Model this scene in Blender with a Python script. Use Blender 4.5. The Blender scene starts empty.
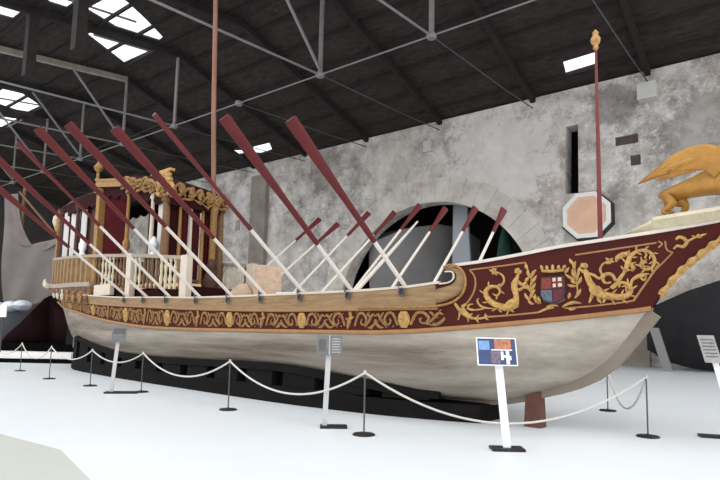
import bpy, bmesh, math, random
from mathutils import Vector, Matrix
random.seed(7)
SC=bpy.context.scene
COL=SC.collection
PI=math.pi
R=math.radians

# ---------------------------------------------------------------- materials
def lin(c):
    c=c/255.0
    return c/12.92 if c<=.04045 else ((c+.055)/1.055)**2.4
def rgb(t): return (lin(t[0]),lin(t[1]),lin(t[2]),1)
def mat(name,col,rough=.6,metal=0,var=.12,scale=3.0,bump=0.0,bscale=20.0,spec=.3,stretch=(1,1,1),emit=None,stain=None,grime_and_shade=False):
    m=bpy.data.materials.new(name); m.use_nodes=True
    nt=m.node_tree; n=nt.nodes; L=nt.links
    b=n['Principled BSDF']
    b.inputs['Roughness'].default_value=rough; b.inputs['Metallic'].default_value=metal
    b.inputs['Specular IOR Level'].default_value=spec
    tc=n.new('ShaderNodeTexCoord'); mp=n.new('ShaderNodeMapping'); mp.inputs['Scale'].default_value=stretch
    L.new(tc.outputs['Object'],mp.inputs['Vector'])
    nz=n.new('ShaderNodeTexNoise'); nz.inputs['Scale'].default_value=scale; nz.inputs['Detail'].default_value=6; nz.inputs['Roughness'].default_value=.65
    L.new(mp.outputs['Vector'],nz.inputs['Vector'])
    cr=n.new('ShaderNodeValToRGB'); c=rgb(col)
    cr.color_ramp.elements[0].position=.3; cr.color_ramp.elements[1].position=.7
    cr.color_ramp.elements[0].color=tuple(max(0,x*(1-var)) for x in c[:3])+(1,)
    cr.color_ramp.elements[1].color=tuple(min(1,x*(1+var)) for x in c[:3])+(1,)
    L.new(nz.outputs['Fac'],cr.inputs['Fac'])
    out=cr.outputs['Color']
    if stain:
        scol,sscale,lo,hi,sst=stain
        mp2=n.new('ShaderNodeMapping'); mp2.inputs['Scale'].default_value=sst; L.new(tc.outputs['Object'],mp2.inputs['Vector'])
        n2=n.new('ShaderNodeTexNoise'); n2.inputs['Scale'].default_value=sscale; n2.inputs['Detail'].default_value=8; n2.inputs['Roughness'].default_value=.7
        L.new(mp2.outputs['Vector'],n2.inputs['Vector'])
        r2=n.new('ShaderNodeValToRGB'); r2.color_ramp.elements[0].position=lo; r2.color_ramp.elements[1].position=hi
        fac=n2.outputs['Fac']
        if grime_and_shade:   # older, dirtier paint aft and a ragged water line, with hull shade painted in
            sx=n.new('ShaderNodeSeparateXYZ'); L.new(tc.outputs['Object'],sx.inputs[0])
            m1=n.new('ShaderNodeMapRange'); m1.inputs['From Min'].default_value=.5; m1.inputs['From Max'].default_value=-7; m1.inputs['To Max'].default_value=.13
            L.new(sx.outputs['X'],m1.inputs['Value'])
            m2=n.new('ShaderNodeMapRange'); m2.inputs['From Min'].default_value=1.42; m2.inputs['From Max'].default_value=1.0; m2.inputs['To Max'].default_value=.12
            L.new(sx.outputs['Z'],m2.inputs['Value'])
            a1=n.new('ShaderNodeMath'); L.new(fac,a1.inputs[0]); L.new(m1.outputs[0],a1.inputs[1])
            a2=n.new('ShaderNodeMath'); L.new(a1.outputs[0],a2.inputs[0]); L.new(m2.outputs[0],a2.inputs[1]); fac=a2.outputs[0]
        L.new(fac,r2.inputs['Fac'])
        mx=n.new('ShaderNodeMixRGB'); mx.inputs['Color2'].default_value=rgb(scol)
        L.new(r2.outputs['Color'],mx.inputs['Fac']); L.new(out,mx.inputs['Color1']); out=mx.outputs['Color']
    L.new(out,b.inputs['Base Color'])
    if bump:
        nb=n.new('ShaderNodeTexNoise'); nb.inputs['Scale'].default_value=bscale; nb.inputs['Detail'].default_value=5
        L.new(mp.outputs['Vector'],nb.inputs['Vector'])
        bp=n.new('ShaderNodeBump'); bp.inputs['Strength'].default_value=bump; bp.inputs['Distance'].default_value=.03
        L.new(nb.outputs['Fac'],bp.inputs['Height']); L.new(bp.outputs['Normal'],b.inputs['Normal'])
    if emit:
        b.inputs['Emission Color'].default_value=rgb(col); b.inputs['Emission Strength'].default_value=emit
    return m

def glass_mat():
    m=bpy.data.materials.new('roof_glass'); m.use_nodes=True; nt=m.node_tree; n=nt.nodes; n.remove(n['Principled BSDF'])
    t=n.new('ShaderNodeBsdfTransparent'); t.inputs[0].default_value=(.95,.97,.98,1); g=n.new('ShaderNodeBsdfGlossy'); g.inputs['Roughness'].default_value=.05
    x=n.new('ShaderNodeMixShader'); x.inputs[0].default_value=.05
    nt.links.new(t.outputs[0],x.inputs[1]); nt.links.new(g.outputs[0],x.inputs[2]); nt.links.new(x.outputs[0],n['Material Output'].inputs['Surface']); return m
def wall_mat():
    m=bpy.data.materials.new('old_plastered_masonry'); m.use_nodes=True
    nt=m.node_tree; n=nt.nodes; L=nt.links; b=n['Principled BSDF']
    b.inputs['Roughness'].default_value=.9; b.inputs['Specular IOR Level'].default_value=.15
    tc=n.new('ShaderNodeTexCoord')
    def noise(scale,detail=8,rough=.65,off=(0,0,0)):
        mp=n.new('ShaderNodeMapping'); mp.inputs['Location'].default_value=off; L.new(tc.outputs['Object'],mp.inputs['Vector'])
        z=n.new('ShaderNodeTexNoise'); z.inputs['Scale'].default_value=scale; z.inputs['Detail'].default_value=detail; z.inputs['Roughness'].default_value=rough
        L.new(mp.outputs['Vector'],z.inputs['Vector']); return z.outputs['Fac']
    def ramp(f,stops):
        r=n.new('ShaderNodeValToRGB'); e=r.color_ramp.elements
        while len(e)<len(stops): e.new(.5)
        for k,(p,c) in enumerate(stops): e[k].position=p; e[k].color=rgb(c)
        L.new(f,r.inputs['Fac']); return r.outputs['Color']
    def mix(f,a,c):
        x=n.new('ShaderNodeMixRGB'); L.new(f,x.inputs['Fac']); L.new(a,x.inputs['Color1']); L.new(c,x.inputs['Color2']); return x.outputs['Color']
    W=(255,255,255);K=(0,0,0)
    plaster=ramp(noise(.42,10,.66),[(.34,(136,129,124)),(.45,(182,176,170)),(.54,(212,207,201)),(.64,(236,232,227))])
    br=n.new('ShaderNodeTexBrick'); br.inputs['Scale'].default_value=1.0
    br.inputs['Brick Width'].default_value=.62; br.inputs['Row Height'].default_value=.24; br.inputs['Mortar Size'].default_value=.035
    br.inputs['Color1'].default_value=rgb((146,128,120)); br.inputs['Color2'].default_value=rgb((122,110,104)); br.inputs['Mortar'].default_value=rgb((166,158,150))
    mp=n.new('ShaderNodeMapping'); mp.inputs['Rotation'].default_value=(R(90),0,0); L.new(tc.outputs['Object'],mp.inputs['Vector']); L.new(mp.outputs['Vector'],br.inputs['Vector'])
    bf=ramp(noise(.28,10,.8,(3.3,0,7.1)),[(.53,K),(.58,(190,190,190))])
    c1=mix(bf,plaster,br.outputs['Color'])
    df=ramp(noise(1.1,9,.75,(11,2,5)),[(.55,K),(.62,(165,165,165))])
    dk=n.new('ShaderNodeRGB'); dk.outputs[0].default_value=rgb((112,105,101))
    c2=mix(df,c1,dk.outputs[0])
    wf=ramp(noise(1.3,10,.85,(1,9,4)),[(.54,K),(.60,(210,210,210))])
    wh=n.new('ShaderNodeRGB'); wh.outputs[0].default_value=rgb((244,241,236))
    c3=mix(wf,c2,wh.outputs[0])
    tf=ramp(noise(.13,6,.6,(21,3,8)),[(.46,K),(.6,(150,150,150))])
    tn=n.new('ShaderNodeRGB'); tn.outputs[0].default_value=rgb((176,152,140))
    c4=mix(tf,c3,tn.outputs[0])
    ff=ramp(noise(3.4,12,.85,(31,13,2)),[(.57,K),(.585,(200,200,200))])
    c5=mix(ff,c4,wh.outputs[0])
    gf=ramp(noise(2.6,12,.85,(41,7,6)),[(.6,K),(.615,(170,170,170))])
    c6=mix(gf,c5,dk.outputs[0])
    # whitewash left around the arch haunch, bare dark masonry elsewhere
    def zone(ca,cz,r,seed,col,f0):
        sp=n.new('ShaderNodeSeparateXYZ'); L.new(tc.outputs['Object'],sp.inputs[0])
        cb=n.new('ShaderNodeCombineXYZ'); L.new(sp.outputs['X'],cb.inputs[0]); L.new(sp.outputs['Z'],cb.inputs[1])
        vm=n.new('ShaderNodeVectorMath'); vm.operation='DISTANCE'; L.new(cb.outputs[0],vm.inputs[0]); vm.inputs[1].default_value=(ca,cz,0)
        mr=n.new('ShaderNodeMapRange'); mr.inputs['From Min'].default_value=r; mr.inputs['From Max'].default_value=0; mr.inputs['To Min'].default_value=-.3; mr.inputs['To Max'].default_value=.35
        L.new(vm.outputs['Value'],mr.inputs['Value'])
        ad=n.new('ShaderNodeMath'); L.new(mr.outputs[0],ad.inputs[0]); L.new(noise(.9,12,.8,seed),ad.inputs[1])
        fr=ramp(ad.outputs[0],[(.52,K),(.60,(f0,f0,f0))])
        cn=n.new('ShaderNodeRGB'); cn.outputs[0].default_value=rgb(col)
        return fr,cn.outputs[0]
    cur=c6
    for z_ in ((-8.5,13.2,9,(2,4,6),(236,232,226),215),(-17,14.6,5,(8,1,3),(214,206,198),190),(-29,8,6,(5,9,1),(206,196,188),170),(4,13,5.5,(7,7,2),(120,112,107),190),(-24,15.5,4,(4,2,9),(124,112,106),190),(-1,15.6,3,(1,6,6),(116,108,104),200),(-.6,9.3,3,(9,3,3),(136,124,118),170)):
        fr,cn=zone(*z_); cur=mix(fr,cur,cn)
    L.new(cur,b.inputs['Base Color'])
    bp=n.new('ShaderNodeBump'); bp.inputs['Strength'].default_value=.7; bp.inputs['Distance'].default_value=.12
    L.new(noise(1.6,10,.75,(5,5,5)),bp.inputs['Height']); L.new(bp.outputs['Normal'],b.inputs['Normal'])
    return m

M={}
M['wall']=wall_mat()
M['glass']=glass_mat()
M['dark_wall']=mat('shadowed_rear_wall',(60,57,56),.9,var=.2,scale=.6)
M['grey_wall']=mat('dull_end_wall',(78,74,73),.9,var=.2,scale=.4)
M['voussoir']=mat('arch_stone',(212,205,196),.9,var=.2,scale=.55,bump=.5,bscale=3,stain=((164,146,134),.5,.52,.7,(1,1,1)))
M['infill']=mat('dark_brick_infill',(92,80,75),.9,var=.25,scale=3)
M['stone']=mat('pale_stone',(205,202,196),.85,var=.1)
M['pilaster']=mat('weathered_pilaster',(150,141,132),.9,var=.25,scale=.8,bump=.4,bscale=3)
M['floor']=mat('white_painted_floor',(212,216,219),.42,var=.025,scale=.5,spec=.35)
M['floor_edge']=mat('cream_floor_paint',(180,182,175),.5,var=.04,scale=.7)
M['roofboard']=mat('dark_roof_boards',(52,45,43),.9,var=.55,scale=1.3,stretch=(1,3,1),stain=((140,110,96),1.6,.66,.74,(1,2,1)))
M['rafter']=mat('dark_timber',(42,38,36),.9,var=.3,scale=2)
M['litrafter']=mat('grey_lit_timber',(158,148,140),.85,var=.25,scale=1.5)  # lit copy of the dark rafter timber, skylight brightness put into the colour
M['iron']=mat('pale_grey_iron',(138,135,134),.55,metal=.2,var=.15,scale=2)
M['darkiron']=mat('dark_grey_iron',(84,82,83),.6,metal=.2,var=.15,scale=2)
M['hull']=mat('off_white_hull_paint',(172,164,153),.65,var=.12,scale=1.2,stretch=(.5,1,3),spec=.15,stain=((98,88,76),1.0,.44,.82,(.1,1,1.6)),grime_and_shade=True,bump=.15,bscale=4)
M['keel']=mat('grey_keel_timber',(120,110,98),.7,var=.15,scale=2,stretch=(.5,1,2))
M['maroon']=mat('maroon_paint',(68,27,23),.7,var=.15,scale=2,spec=.12)
M['gold']=mat('gilded_carving',(148,110,60),.55,metal=.1,var=.4,scale=16,bump=.5,bscale=40)
M['goldsoft']=mat('old_gilding',(140,105,62),.6,metal=.05,var=.4,scale=14,bump=.5,bscale=30)
M['brightgold']=mat('bright_gilding',(174,136,80),.5,metal=.1,var=.42,scale=15,bump=.7,bscale=34)
M['liongold']=mat('golden_statue_paint',(164,118,54),.4,metal=.15,var=.18,scale=6,bump=.4,bscale=16)
M['goldline']=mat('gold_band_paint',(150,110,70),.55,metal=.0,var=.15,scale=5)
M['gunwale']=mat('tan_gunwale_timber',(140,112,80),.6,var=.3,scale=5,stretch=(.35,1,3),bump=.2,bscale=12)
M['cream']=mat('cream_paint',(196,184,168),.5,var=.06)
M['white']=mat('white_paint',(236,234,230),.5,var=.04)
M['palecap']=mat('pale_sheer_cap',(198,188,178),.5,var=.1)
M['platform']=mat('greyed_cream_cornice',(196,186,158),.6,var=.15,scale=6)
M['deck']=mat('brown_deck',(104,82,64),.7,var=.2,scale=3,stretch=(.3,3,1))
M['brown']=mat('brown_carved_wood',(112,82,56),.6,var=.3,scale=8,bump=.5,bscale=16)
M['darkbrown']=mat('dark_brown_wood',(72,46,36),.6,var=.25,scale=6,bump=.3,bscale=14)
M['slat']=mat('golden_brown_slats',(134,106,70),.6,var=.25,scale=5)
M['ledge']=mat('greyed_ledge',(150,138,122),.6,var=.12,scale=4)
M['curtain']=mat('dark_red_velvet',(68,22,26),.95,var=.2,scale=3,spec=.1)
M['valance']=mat('deep_maroon_velvet',(46,18,19),.95,var=.25,scale=5,spec=.1)
M['sheer']=mat('pale_window_curtain',(196,192,188),.9,var=.08,scale=2)
M['oarred']=mat('oar_red_paint',(90,31,32),.5,var=.14,scale=3,spec=.25)
M['oarwhite']=mat('oar_white_paint',(212,203,194),.5,var=.08,scale=3)
M['pink']=mat('worn_pink_brown_paint',(128,90,74),.6,var=.35,scale=3,stretch=(1,1,.25))
M['redpole']=mat('red_brown_pole_paint',(108,46,44),.5,var=.12)
M['blackmetal']=mat('black_metal',(38,37,38),.5,metal=.2,var=.1)
M['greymetal']=mat('grey_metal',(86,84,84),.5,metal=.3,var=.1)
M['rope']=mat('pale_grey_rope',(196,192,186),.8,var=.12,scale=40)
M['cradle']=mat('near_black_timber',(24,22,22),.9,var=.25,scale=3,stretch=(.4,1,1),spec=.08)
M['cradleblack']=mat('painted_shade_black',(10,9,9),.95,var=.1,spec=.05)
M['prop']=mat('red_brown_prop_timber',(92,60,50),.7,var=.2,scale=4)
M['signwhite']=mat('white_sign_post',(232,233,236),.45,var=.02)
M['signgrey']=mat('pale_grey_sign_post',(184,183,182),.5,var=.05)
M['platedark']=mat('dark_grey_printed_panel',(98,98,99),.4,var=.25,scale=9,spec=.4)
M['platelines']=mat('pale_printed_lines',(160,158,156),.5,var=.2,scale=14)
M['plateblue']=mat('blue_printed_panel',(46,66,104),.4,var=.2,scale=9,spec=.4)
M['lightblue']=mat('light_blue_print',(112,146,190),.5,var=.15,scale=14)
M['orange']=mat('orange_brown_print',(168,112,86),.5,var=.45,scale=26)
M['violet']=mat('mottled_grey_violet_print',(108,96,112),.5,var=.5,scale=30)
M['peach']=mat('faded_peach_panel',(232,190,162),.7,var=.1,scale=1.6)
M['plaquerim']=mat('pale_plaque_rim',(242,238,234),.6,var=.06)
M['plaqueback']=mat('dark_plaque_backing',(52,48,47),.7,var=.1)
M['shieldred']=mat('heraldic_red',(112,38,38),.55,var=.2,scale=20)
M['shieldrust']=mat('heraldic_rust_red',(122,52,42),.55,var=.4,scale=24)
M['shieldblue']=mat('heraldic_grey_blue',(84,90,104),.55,var=.5,scale=26)
M['shieldplum']=mat('heraldic_plum',(92,32,48),.55,var=.3,scale=24)
M['blackhull']=mat('black_boat_paint',(30,30,33),.6,var=.25,scale=1.2)
M['greyhull']=mat('grey_boat_hull',(136,133,132),.7,var=.15,scale=.35)
M['panelgrey']=mat('light_grey_sheet',(176,178,184),.7,var=.06,scale=.4)
M['greenhull']=mat('dark_green_paint',(46,74,64),.6,var=.2,scale=.8)
M['darkmaroonhull']=mat('very_dark_red_boat_paint',(26,9,11),.8,var=.25,scale=1.2,spec=.08)
M['boatgrey']=mat('blue_grey_boat_paint',(92,94,100),.6,var=.15,scale=1.5)
M['boatrail']=mat('faded_red_rail',(128,84,80),.6,var=.15)
M['cloth']=mat('grey_sail_cloth',(118,111,108),.95,var=.15,scale=.7,spec=.05)
M['silver']=mat('silvery_cover',(196,200,206),.4,metal=.2,var=.2,scale=3)
M['beigeblock']=mat('speckled_beige_stone',(190,164,142),.85,var=.2,scale=7)

# ---------------------------------------------------------------- mesh builder
class MB:
    def __init__(s): s.v=[]; s.f=[]
    def add(s,vs,fs):
        o=len(s.v); s.v+= [tuple(p) for p in vs]; s.f+=[tuple(i+o for i in f) for f in fs]; return s
    def box(s,lo,hi):
        x0,y0,z0=lo; x1,y1,z1=hi
        return s.add([(x0,y0,z0),(x1,y0,z0),(x1,y1,z0),(x0,y1,z0),(x0,y0,z1),(x1,y0,z1),(x1,y1,z1),(x0,y1,z1)],
          [(0,3,2,1),(4,5,6,7),(0,1,5,4),(1,2,6,5),(2,3,7,6),(3,0,4,7)])
    def hexa(s,p): # 8 corner points, bottom loop then top loop
        return s.add(p,[(0,3,2,1),(4,5,6,7),(0,1,5,4),(1,2,6,5),(2,3,7,6),(3,0,4,7)])
    def beam(s,p,q,w,h,up=(0,0,1)):
        p=Vector(p);q=Vector(q);d=(q-p).normalized();u=Vector(up)
        if abs(d.dot(u))>.98: u=Vector((1,0,0))
        a=d.cross(u).normalized();b=a.cross(d).normalized()
        c=[]
        for o in (p,q):
            for i,j in ((-1,-1),(1,-1),(1,1),(-1,1)): c.append(o+a*(i*w/2)+b*(j*h/2))
        return s.add(c,[(0,3,2,1),(4,5,6,7),(0,1,5,4),(1,2,6,5),(2,3,7,6),(3,0,4,7)])
    def loft(s,rows,closed=True,caps=True):
        n=len(rows[0]); o=[]
        vs=[p for r in rows for p in r]; fs=[]
        m=n if closed else n-1
        for i in range(len(rows)-1):
            for j in range(m):
                fs.append((i*n+j,i*n+(j+1)%n,(i+1)*n+(j+1)%n,(i+1)*n+j))
        if caps and closed:
            fs.append(tuple(range(n))[::-1]); fs.append(tuple((len(rows)-1)*n+j for j in range(n)))
        return s.add(vs,fs)
    def tube(s,pts,r,n=8,flat=1.0,up=None):
        pts=[Vector(p) for p in pts]; rows=[]
        for i,p in enumerate(pts):
            d=(pts[min(i+1,len(pts)-1)]-pts[max(i-1,0)])
            if d.length<1e-9: d=Vector((0,0,1))
            d.normalize(); u=Vector(up) if up else Vector((0,0,1))
            if abs(d.dot(u))>.95: u=Vector((0,1,0)) if abs(d.y)<.9 else Vector((1,0,0))
            a=d.cross(u).normalized(); b=a.cross(d).normalized()
            rr=r[i] if isinstance(r,(list,tuple)) else r
            rows.append([p+a*(rr*flat*math.cos(2*PI*k/n))+b*(rr*math.sin(2*PI*k/n)) for k in range(n)])
        return s.loft(rows)
    def lathe(s,prof,c=(0,0,0),n=16):
        return s.loft([[(c[0]+r*math.cos(2*PI*k/n),c[1]+r*math.sin(2*PI*k/n),c[2]+z) for k in range(n)] for r,z in prof])
    def ball(s,c,r,n=12,m=8):
        r=r if isinstance(r,(list,tuple)) else (r,r,r)
        return s.loft([[(c[0]+r[0]*math.sin(PI*i/m)*math.cos(2*PI*k/n),c[1]+r[1]*math.sin(PI*i/m)*math.sin(2*PI*k/n),c[2]-r[2]*math.cos(PI*i/m)) for k in range(n)] for i in [.08]+list(range(1,m))+[m-.08]])
    def prism(s,poly,f0,f1):  # poly of 2-D points, f0/f1 map a point to 3-D
        n=len(poly)
        return s.loft([[f0(p) for p in poly],[f1(p) for p in poly]])
    def build(s,name,m,parent=None,smooth=False,angle=40):
        me=bpy.data.meshes.new(name); me.from_pydata([tuple(p) for p in s.v],[],s.f)
        bm=bmesh.new(); bm.from_mesh(me); bmesh.ops.remove_doubles(bm,verts=bm.verts,dist=1e-5)
        bmesh.ops.recalc_face_normals(bm,faces=bm.faces)
        for f in bm.faces: f.smooth=smooth
        if smooth:
            for e in bm.edges:
                if len(e.link_faces)==2 and e.calc_face_angle(0)>R(angle): e.smooth=False
        bm.to_mesh(me); bm.free()
        me.materials.append(m)
        o=bpy.data.objects.new(name,me); COL.objects.link(o)
        if parent: o.parent=parent
        return o
def spline(pts,per=6):
    P=[Vector(p) for p in pts]; out=[]
    for i in range(len(P)-1):
        p0=P[max(i-1,0)];p1=P[i];p2=P[i+1];p3=P[min(i+2,len(P)-1)]
        for k in range(per):
            t=k/per
            out.append(.5*((2*p1)+(p2-p0)*t+(2*p0-5*p1+4*p2-p3)*t*t+(3*p1-p0-3*p2+p3)*t**3))
    out.append(P[-1]); return out
def frange(a,b,n): return [a+(b-a)*i/(n-1) for i in range(n)]
def tag(o,label,cat,group=None,kind=None):
    o['label']=label; o['category']=cat
    if group: o['group']=group
    if kind: o['kind']=kind
    return o
def thing(name,label,cat,loc=(0,0,0),rz=0,group=None):
    o=bpy.data.objects.new(name,None); o.empty_display_size=.3; COL.objects.link(o)
    o.location=loc; o.rotation_euler=(0,0,rz)
    return tag(o,label,cat,group)
def structure(o): o['kind']='structure'; return o
def copy_tree(o,parent=None):
    c=o.copy(); COL.objects.link(c)
    if parent: c.parent=parent
    for ch in list(o.children): copy_tree(ch,c)
    return c
def plate(name,outer,holes,f0,f1,m):
    """a slab with openings: outline and openings in 2-D, f0 / f1 place the two faces"""
    bm=bmesh.new(); edges=[]
    for loop in [outer]+holes:
        vs=[bm.verts.new(f0(p)) for p in loop]
        for i in range(len(vs)): edges.append(bm.edges.new((vs[i],vs[(i+1)%len(vs)])))
    bmesh.ops.triangle_fill(bm,use_beauty=True,use_dissolve=False,edges=edges)
    d=Vector(f1(outer[0]))-Vector(f0(outer[0]))
    r=bmesh.ops.extrude_face_region(bm,geom=list(bm.faces))
    bmesh.ops.translate(bm,vec=d,verts=[g for g in r['geom'] if isinstance(g,bmesh.types.BMVert)])
    bmesh.ops.recalc_face_normals(bm,faces=bm.faces)
    me=bpy.data.meshes.new(name); bm.to_mesh(me); bm.free(); me.materials.append(m)
    o=bpy.data.objects.new(name,me); COL.objects.link(o); return o

# ---------------------------------------------------------------- camera, daylight
cam=bpy.data.cameras.new('camera'); co=bpy.data.objects.new('camera',cam); COL.objects.link(co)
cam.sensor_width=36; cam.lens=28; cam.shift_y=34/720; cam.clip_end=400
_p,_r=R(6),R(1.2)
fw=Vector((0,math.cos(_p),math.sin(_p))); rt=Vector((1,0,0)); up=rt.cross(fw)
rt2=rt*math.cos(_r)+up*math.sin(_r); up2=-rt*math.sin(_r)+up*math.cos(_r)
mw=Matrix((rt2,up2,-fw)).transposed().to_4x4(); mw.translation=(0,0,1.55)
co.matrix_world=mw; SC.camera=co
w=bpy.data.worlds.new('daylight'); SC.world=w; w.use_nodes=True
wn=w.node_tree.nodes; wl=w.node_tree.links; bg=wn['Background']; bg.inputs['Color'].default_value=(.97,.985,1,1)
_tc=wn.new('ShaderNodeTexCoord'); _sx=wn.new('ShaderNodeSeparateXYZ'); wl.new(_tc.outputs['Generated'],_sx.inputs[0])
_mr=wn.new('ShaderNodeMapRange'); _mr.inputs['From Min'].default_value=0; _mr.inputs['From Max'].default_value=1   # overcast sky: brighter overhead
_mr.inputs['To Min'].default_value=1.05; _mr.inputs['To Max'].default_value=1.7
wl.new(_sx.outputs['Z'],_mr.inputs['Value']); wl.new(_mr.outputs[0],bg.inputs['Strength'])
SC.view_settings.view_transform='Standard'; SC.view_settings.look='None'; SC.view_settings.gamma=1
SC.view_settings.exposure=.58

# ---------------------------------------------------------------- the hall (a along the stone wall, c out from it, z up)
HALL=(15.83,31.78); HANG=math.atan2(-.609,.793)
_cw,_sw=math.cos(HANG),math.sin(HANG)
def hw(a,c,z): return (HALL[0]+a*_cw+c*_sw, HALL[1]+a*_sw-c*_cw, z)
def in_hall(o): o.location=(HALL[0],HALL[1],0); o.rotation_euler=(0,0,HANG); return o
# inside the hall frame: x=a, y=-c
structure(plate('floor',[(-70,-60),(60,-60),(60,80),(-70,80)],[],lambda p:(p[0],p[1],0),lambda p:(p[0],p[1],-.3),M['floor']))
structure(plate('floor_border',[(-9,11.6),(-5.12,8.24),(-3.74,7.28),(-2.71,5.91),(-1.5,3.0),(-9,2.6)],[],lambda p:(p[0],p[1],.004),lambda p:(p[0],p[1],-.01),M['floor_edge']))
AC,AR,AZ=-13.8,8.15,3.0
arch=[(AC-AR,0)]+[(AC+AR*math.cos(t),AZ+AR*math.sin(t)) for t in frange(PI,0,48)]+[(AC+AR,0)]
slit=[(-3.95,10.4),(-3.15,10.4),(-3.1,14.75),(-3.85,14.75)]
hole=lambda a,z,w,h:[(a-w/2,z-h/2),(a+w/2,z-h/2),(a+w/2,z+h/2),(a-w/2,z+h/2)]
holes=[slit,hole(.1,11.9,.55,.62),hole(-.35,13.2,1.25,.55),hole(-34.9,11.6,.7,1.0)]
wo=plate('wall_back',[(-70,0)]+arch+[(22,0),(22,17.13),(-70,17.13)],holes,lambda p:(p[0],0,p[1]),lambda p:(p[0],1.2,p[1]),M['wall'])
structure(in_hall(wo))
for n_,(a,z,w_,h_) in enumerate(((.1,11.9,.6,.66),(-.35,13.2,1.3,.6))):   # blocked putlog holes
    structure(in_hall(MB().box((a-w_/2,.12,z-h_/2),(a+w_/2,1.1,z+h_/2)).build('wall_infill',M['infill'])))
# arch stones
mb=MB(); nb=23
for i in range(nb):
    t0=R(6+168*i/nb+.08); t1=R(6+168*(i+1)/nb-.08); ro=AR+1.85+random.uniform(-.12,.18)
    rows=[]
    for t in frange(t0,t1,3):
        rows.append([(AC+r*math.cos(t),y,AZ+r*math.sin(t)) for r,y in ((AR-.02,.4),(AR-.02,-.05),(ro,-.05),(ro,.4))])
    mb.loft(rows)
o=structure(in_hall(mb.build('trim_arch',M['voussoir'])))
mb=MB().box((-32.7,-.45,0),(-30.7,.1,15.9)); structure(in_hall(mb.build('wall_pilaster',M['pilaster'])))
mb=MB().box((-1.7,-.25,0),(.55,.1,6.2)); structure(in_hall(mb.build('wall_pier',M['pilaster'])))
# the dark hall beyond the arch
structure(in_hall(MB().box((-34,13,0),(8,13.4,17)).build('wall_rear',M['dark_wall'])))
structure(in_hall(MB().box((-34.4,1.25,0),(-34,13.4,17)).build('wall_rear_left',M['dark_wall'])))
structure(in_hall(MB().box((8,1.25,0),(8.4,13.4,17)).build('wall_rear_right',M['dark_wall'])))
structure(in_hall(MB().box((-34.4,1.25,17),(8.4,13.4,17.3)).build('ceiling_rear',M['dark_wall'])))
structure(in_hall(MB().box((-70.4,-27,0),(-70,1.2,21.5)).build('wall_left',M['grey_wall'])))
# roof
RZ,RK,CR_,NK=17.13,.272,13.2,.15
ZR=RZ+RK*CR_
def rz(c): return RZ+RK*c if c<=CR_ else ZR-NK*(c-CR_)
def quad(a0,a1,c0,c1): return [(a0,c0),(a1,c0),(a1,c1),(a0,c1)]
holesf=[[(-3.42,1.17),(-1.62,1.28),(-1.36,2.32),(-3.26,2.24)],[(-33.5,1.75),(-33.0,2.45),(-31.9,2.05),(-30.9,2.2),(-28.6,2.15),(-29.2,1.2),(-30.7,1.0),(-31.6,1.5)]]
structure(in_hall(plate('ceiling',quad(-70,9.5,-1.3,CR_),holesf,lambda p:(p[0],-p[1],rz(p[1])+.18),lambda p:(p[0],-p[1],rz(p[1])+.3),M['roofboard'])))
# ---------------------------------------------------------------- the lines of the barge (s = metres towards the bow, z = height)
TAB_TOPW=[(-20.7,.34),(-20,.46),(-19.3,.64),(-18,.9),(-16,1.15),(-13,1.34),(-10,1.4),(-2.2,1.4),(-1.2,1.27),(-.3,1.02),(.6,.7),(1.4,.4),(2,.22),(2.8,.13),(3.7,.07)]
TAB_LOWW=[(-20.7,.06),(-19.8,.3),(-18.6,.62),(-17,.92),(-15,1.15),(-13,1.28),(-10,1.36),(-2.2,1.36),(-1.2,1.2),(-.3,.93),(.4,.66),(1.0,.38),(1.5,.16),(1.87,.045),(2.4,.04),(3.7,.03)]
TAB_LOWZ=[(-20.7,2.56),(-20,2.46),(-18.57,2.27),(-16.4,2.05),(-14.9,1.88),(-12.55,1.67),(-10.7,1.57),(-8.3,1.54),(-2.9,1.55),(-1.9,1.58),(-1,1.65),(-.2,1.73),(.4,1.8),(.94,1.87),(1.48,1.95),(1.83,2.0),(1.93,2.15),(2.25,2.56),(2.52,2.8),(2.78,3.0),(3.2,3.2),(3.7,3.36)]
TAB_GUNZ=[(-20.7,3.1),(-18.5,2.9),(-16,2.68),(-14,2.56),(-12.25,2.47),(-11,2.44),(-9.8,2.41),(-8.4,2.37),(-5.8,2.355),(-3.2,2.36),(-1.9,2.39),(-1.2,2.46),(-.8,2.52)]
TAB_SHEERZ=[(-1.3,2.70),(-.94,2.735),(-.52,2.78),(.1,2.88),(.68,2.99),(1.24,3.07),(1.77,3.14),(2.3,3.2),(2.8,3.26),(3.7,3.42)]
TAB_STRIPZ=[(-20.7,2.8),(-18.5,2.55),(-16,2.42),(-14.1,2.3),(-10.8,2.16),(-8.3,2.07),(-4.6,2.0),(-1.57,2.01),(-.6,2.03)]
TAB_KEELZ=[(-20.7,2.5),(-20,2.3),(-19.3,1.95),(-18.9,1.5),(-18.65,.9),(-17.5,.62),(-14.5,.42),(-12,.37),(-1.6,.35),(-.72,.39),(.12,.62),(.72,.85),(1.2,1.17),(1.51,1.53),(1.83,1.99)]
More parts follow.
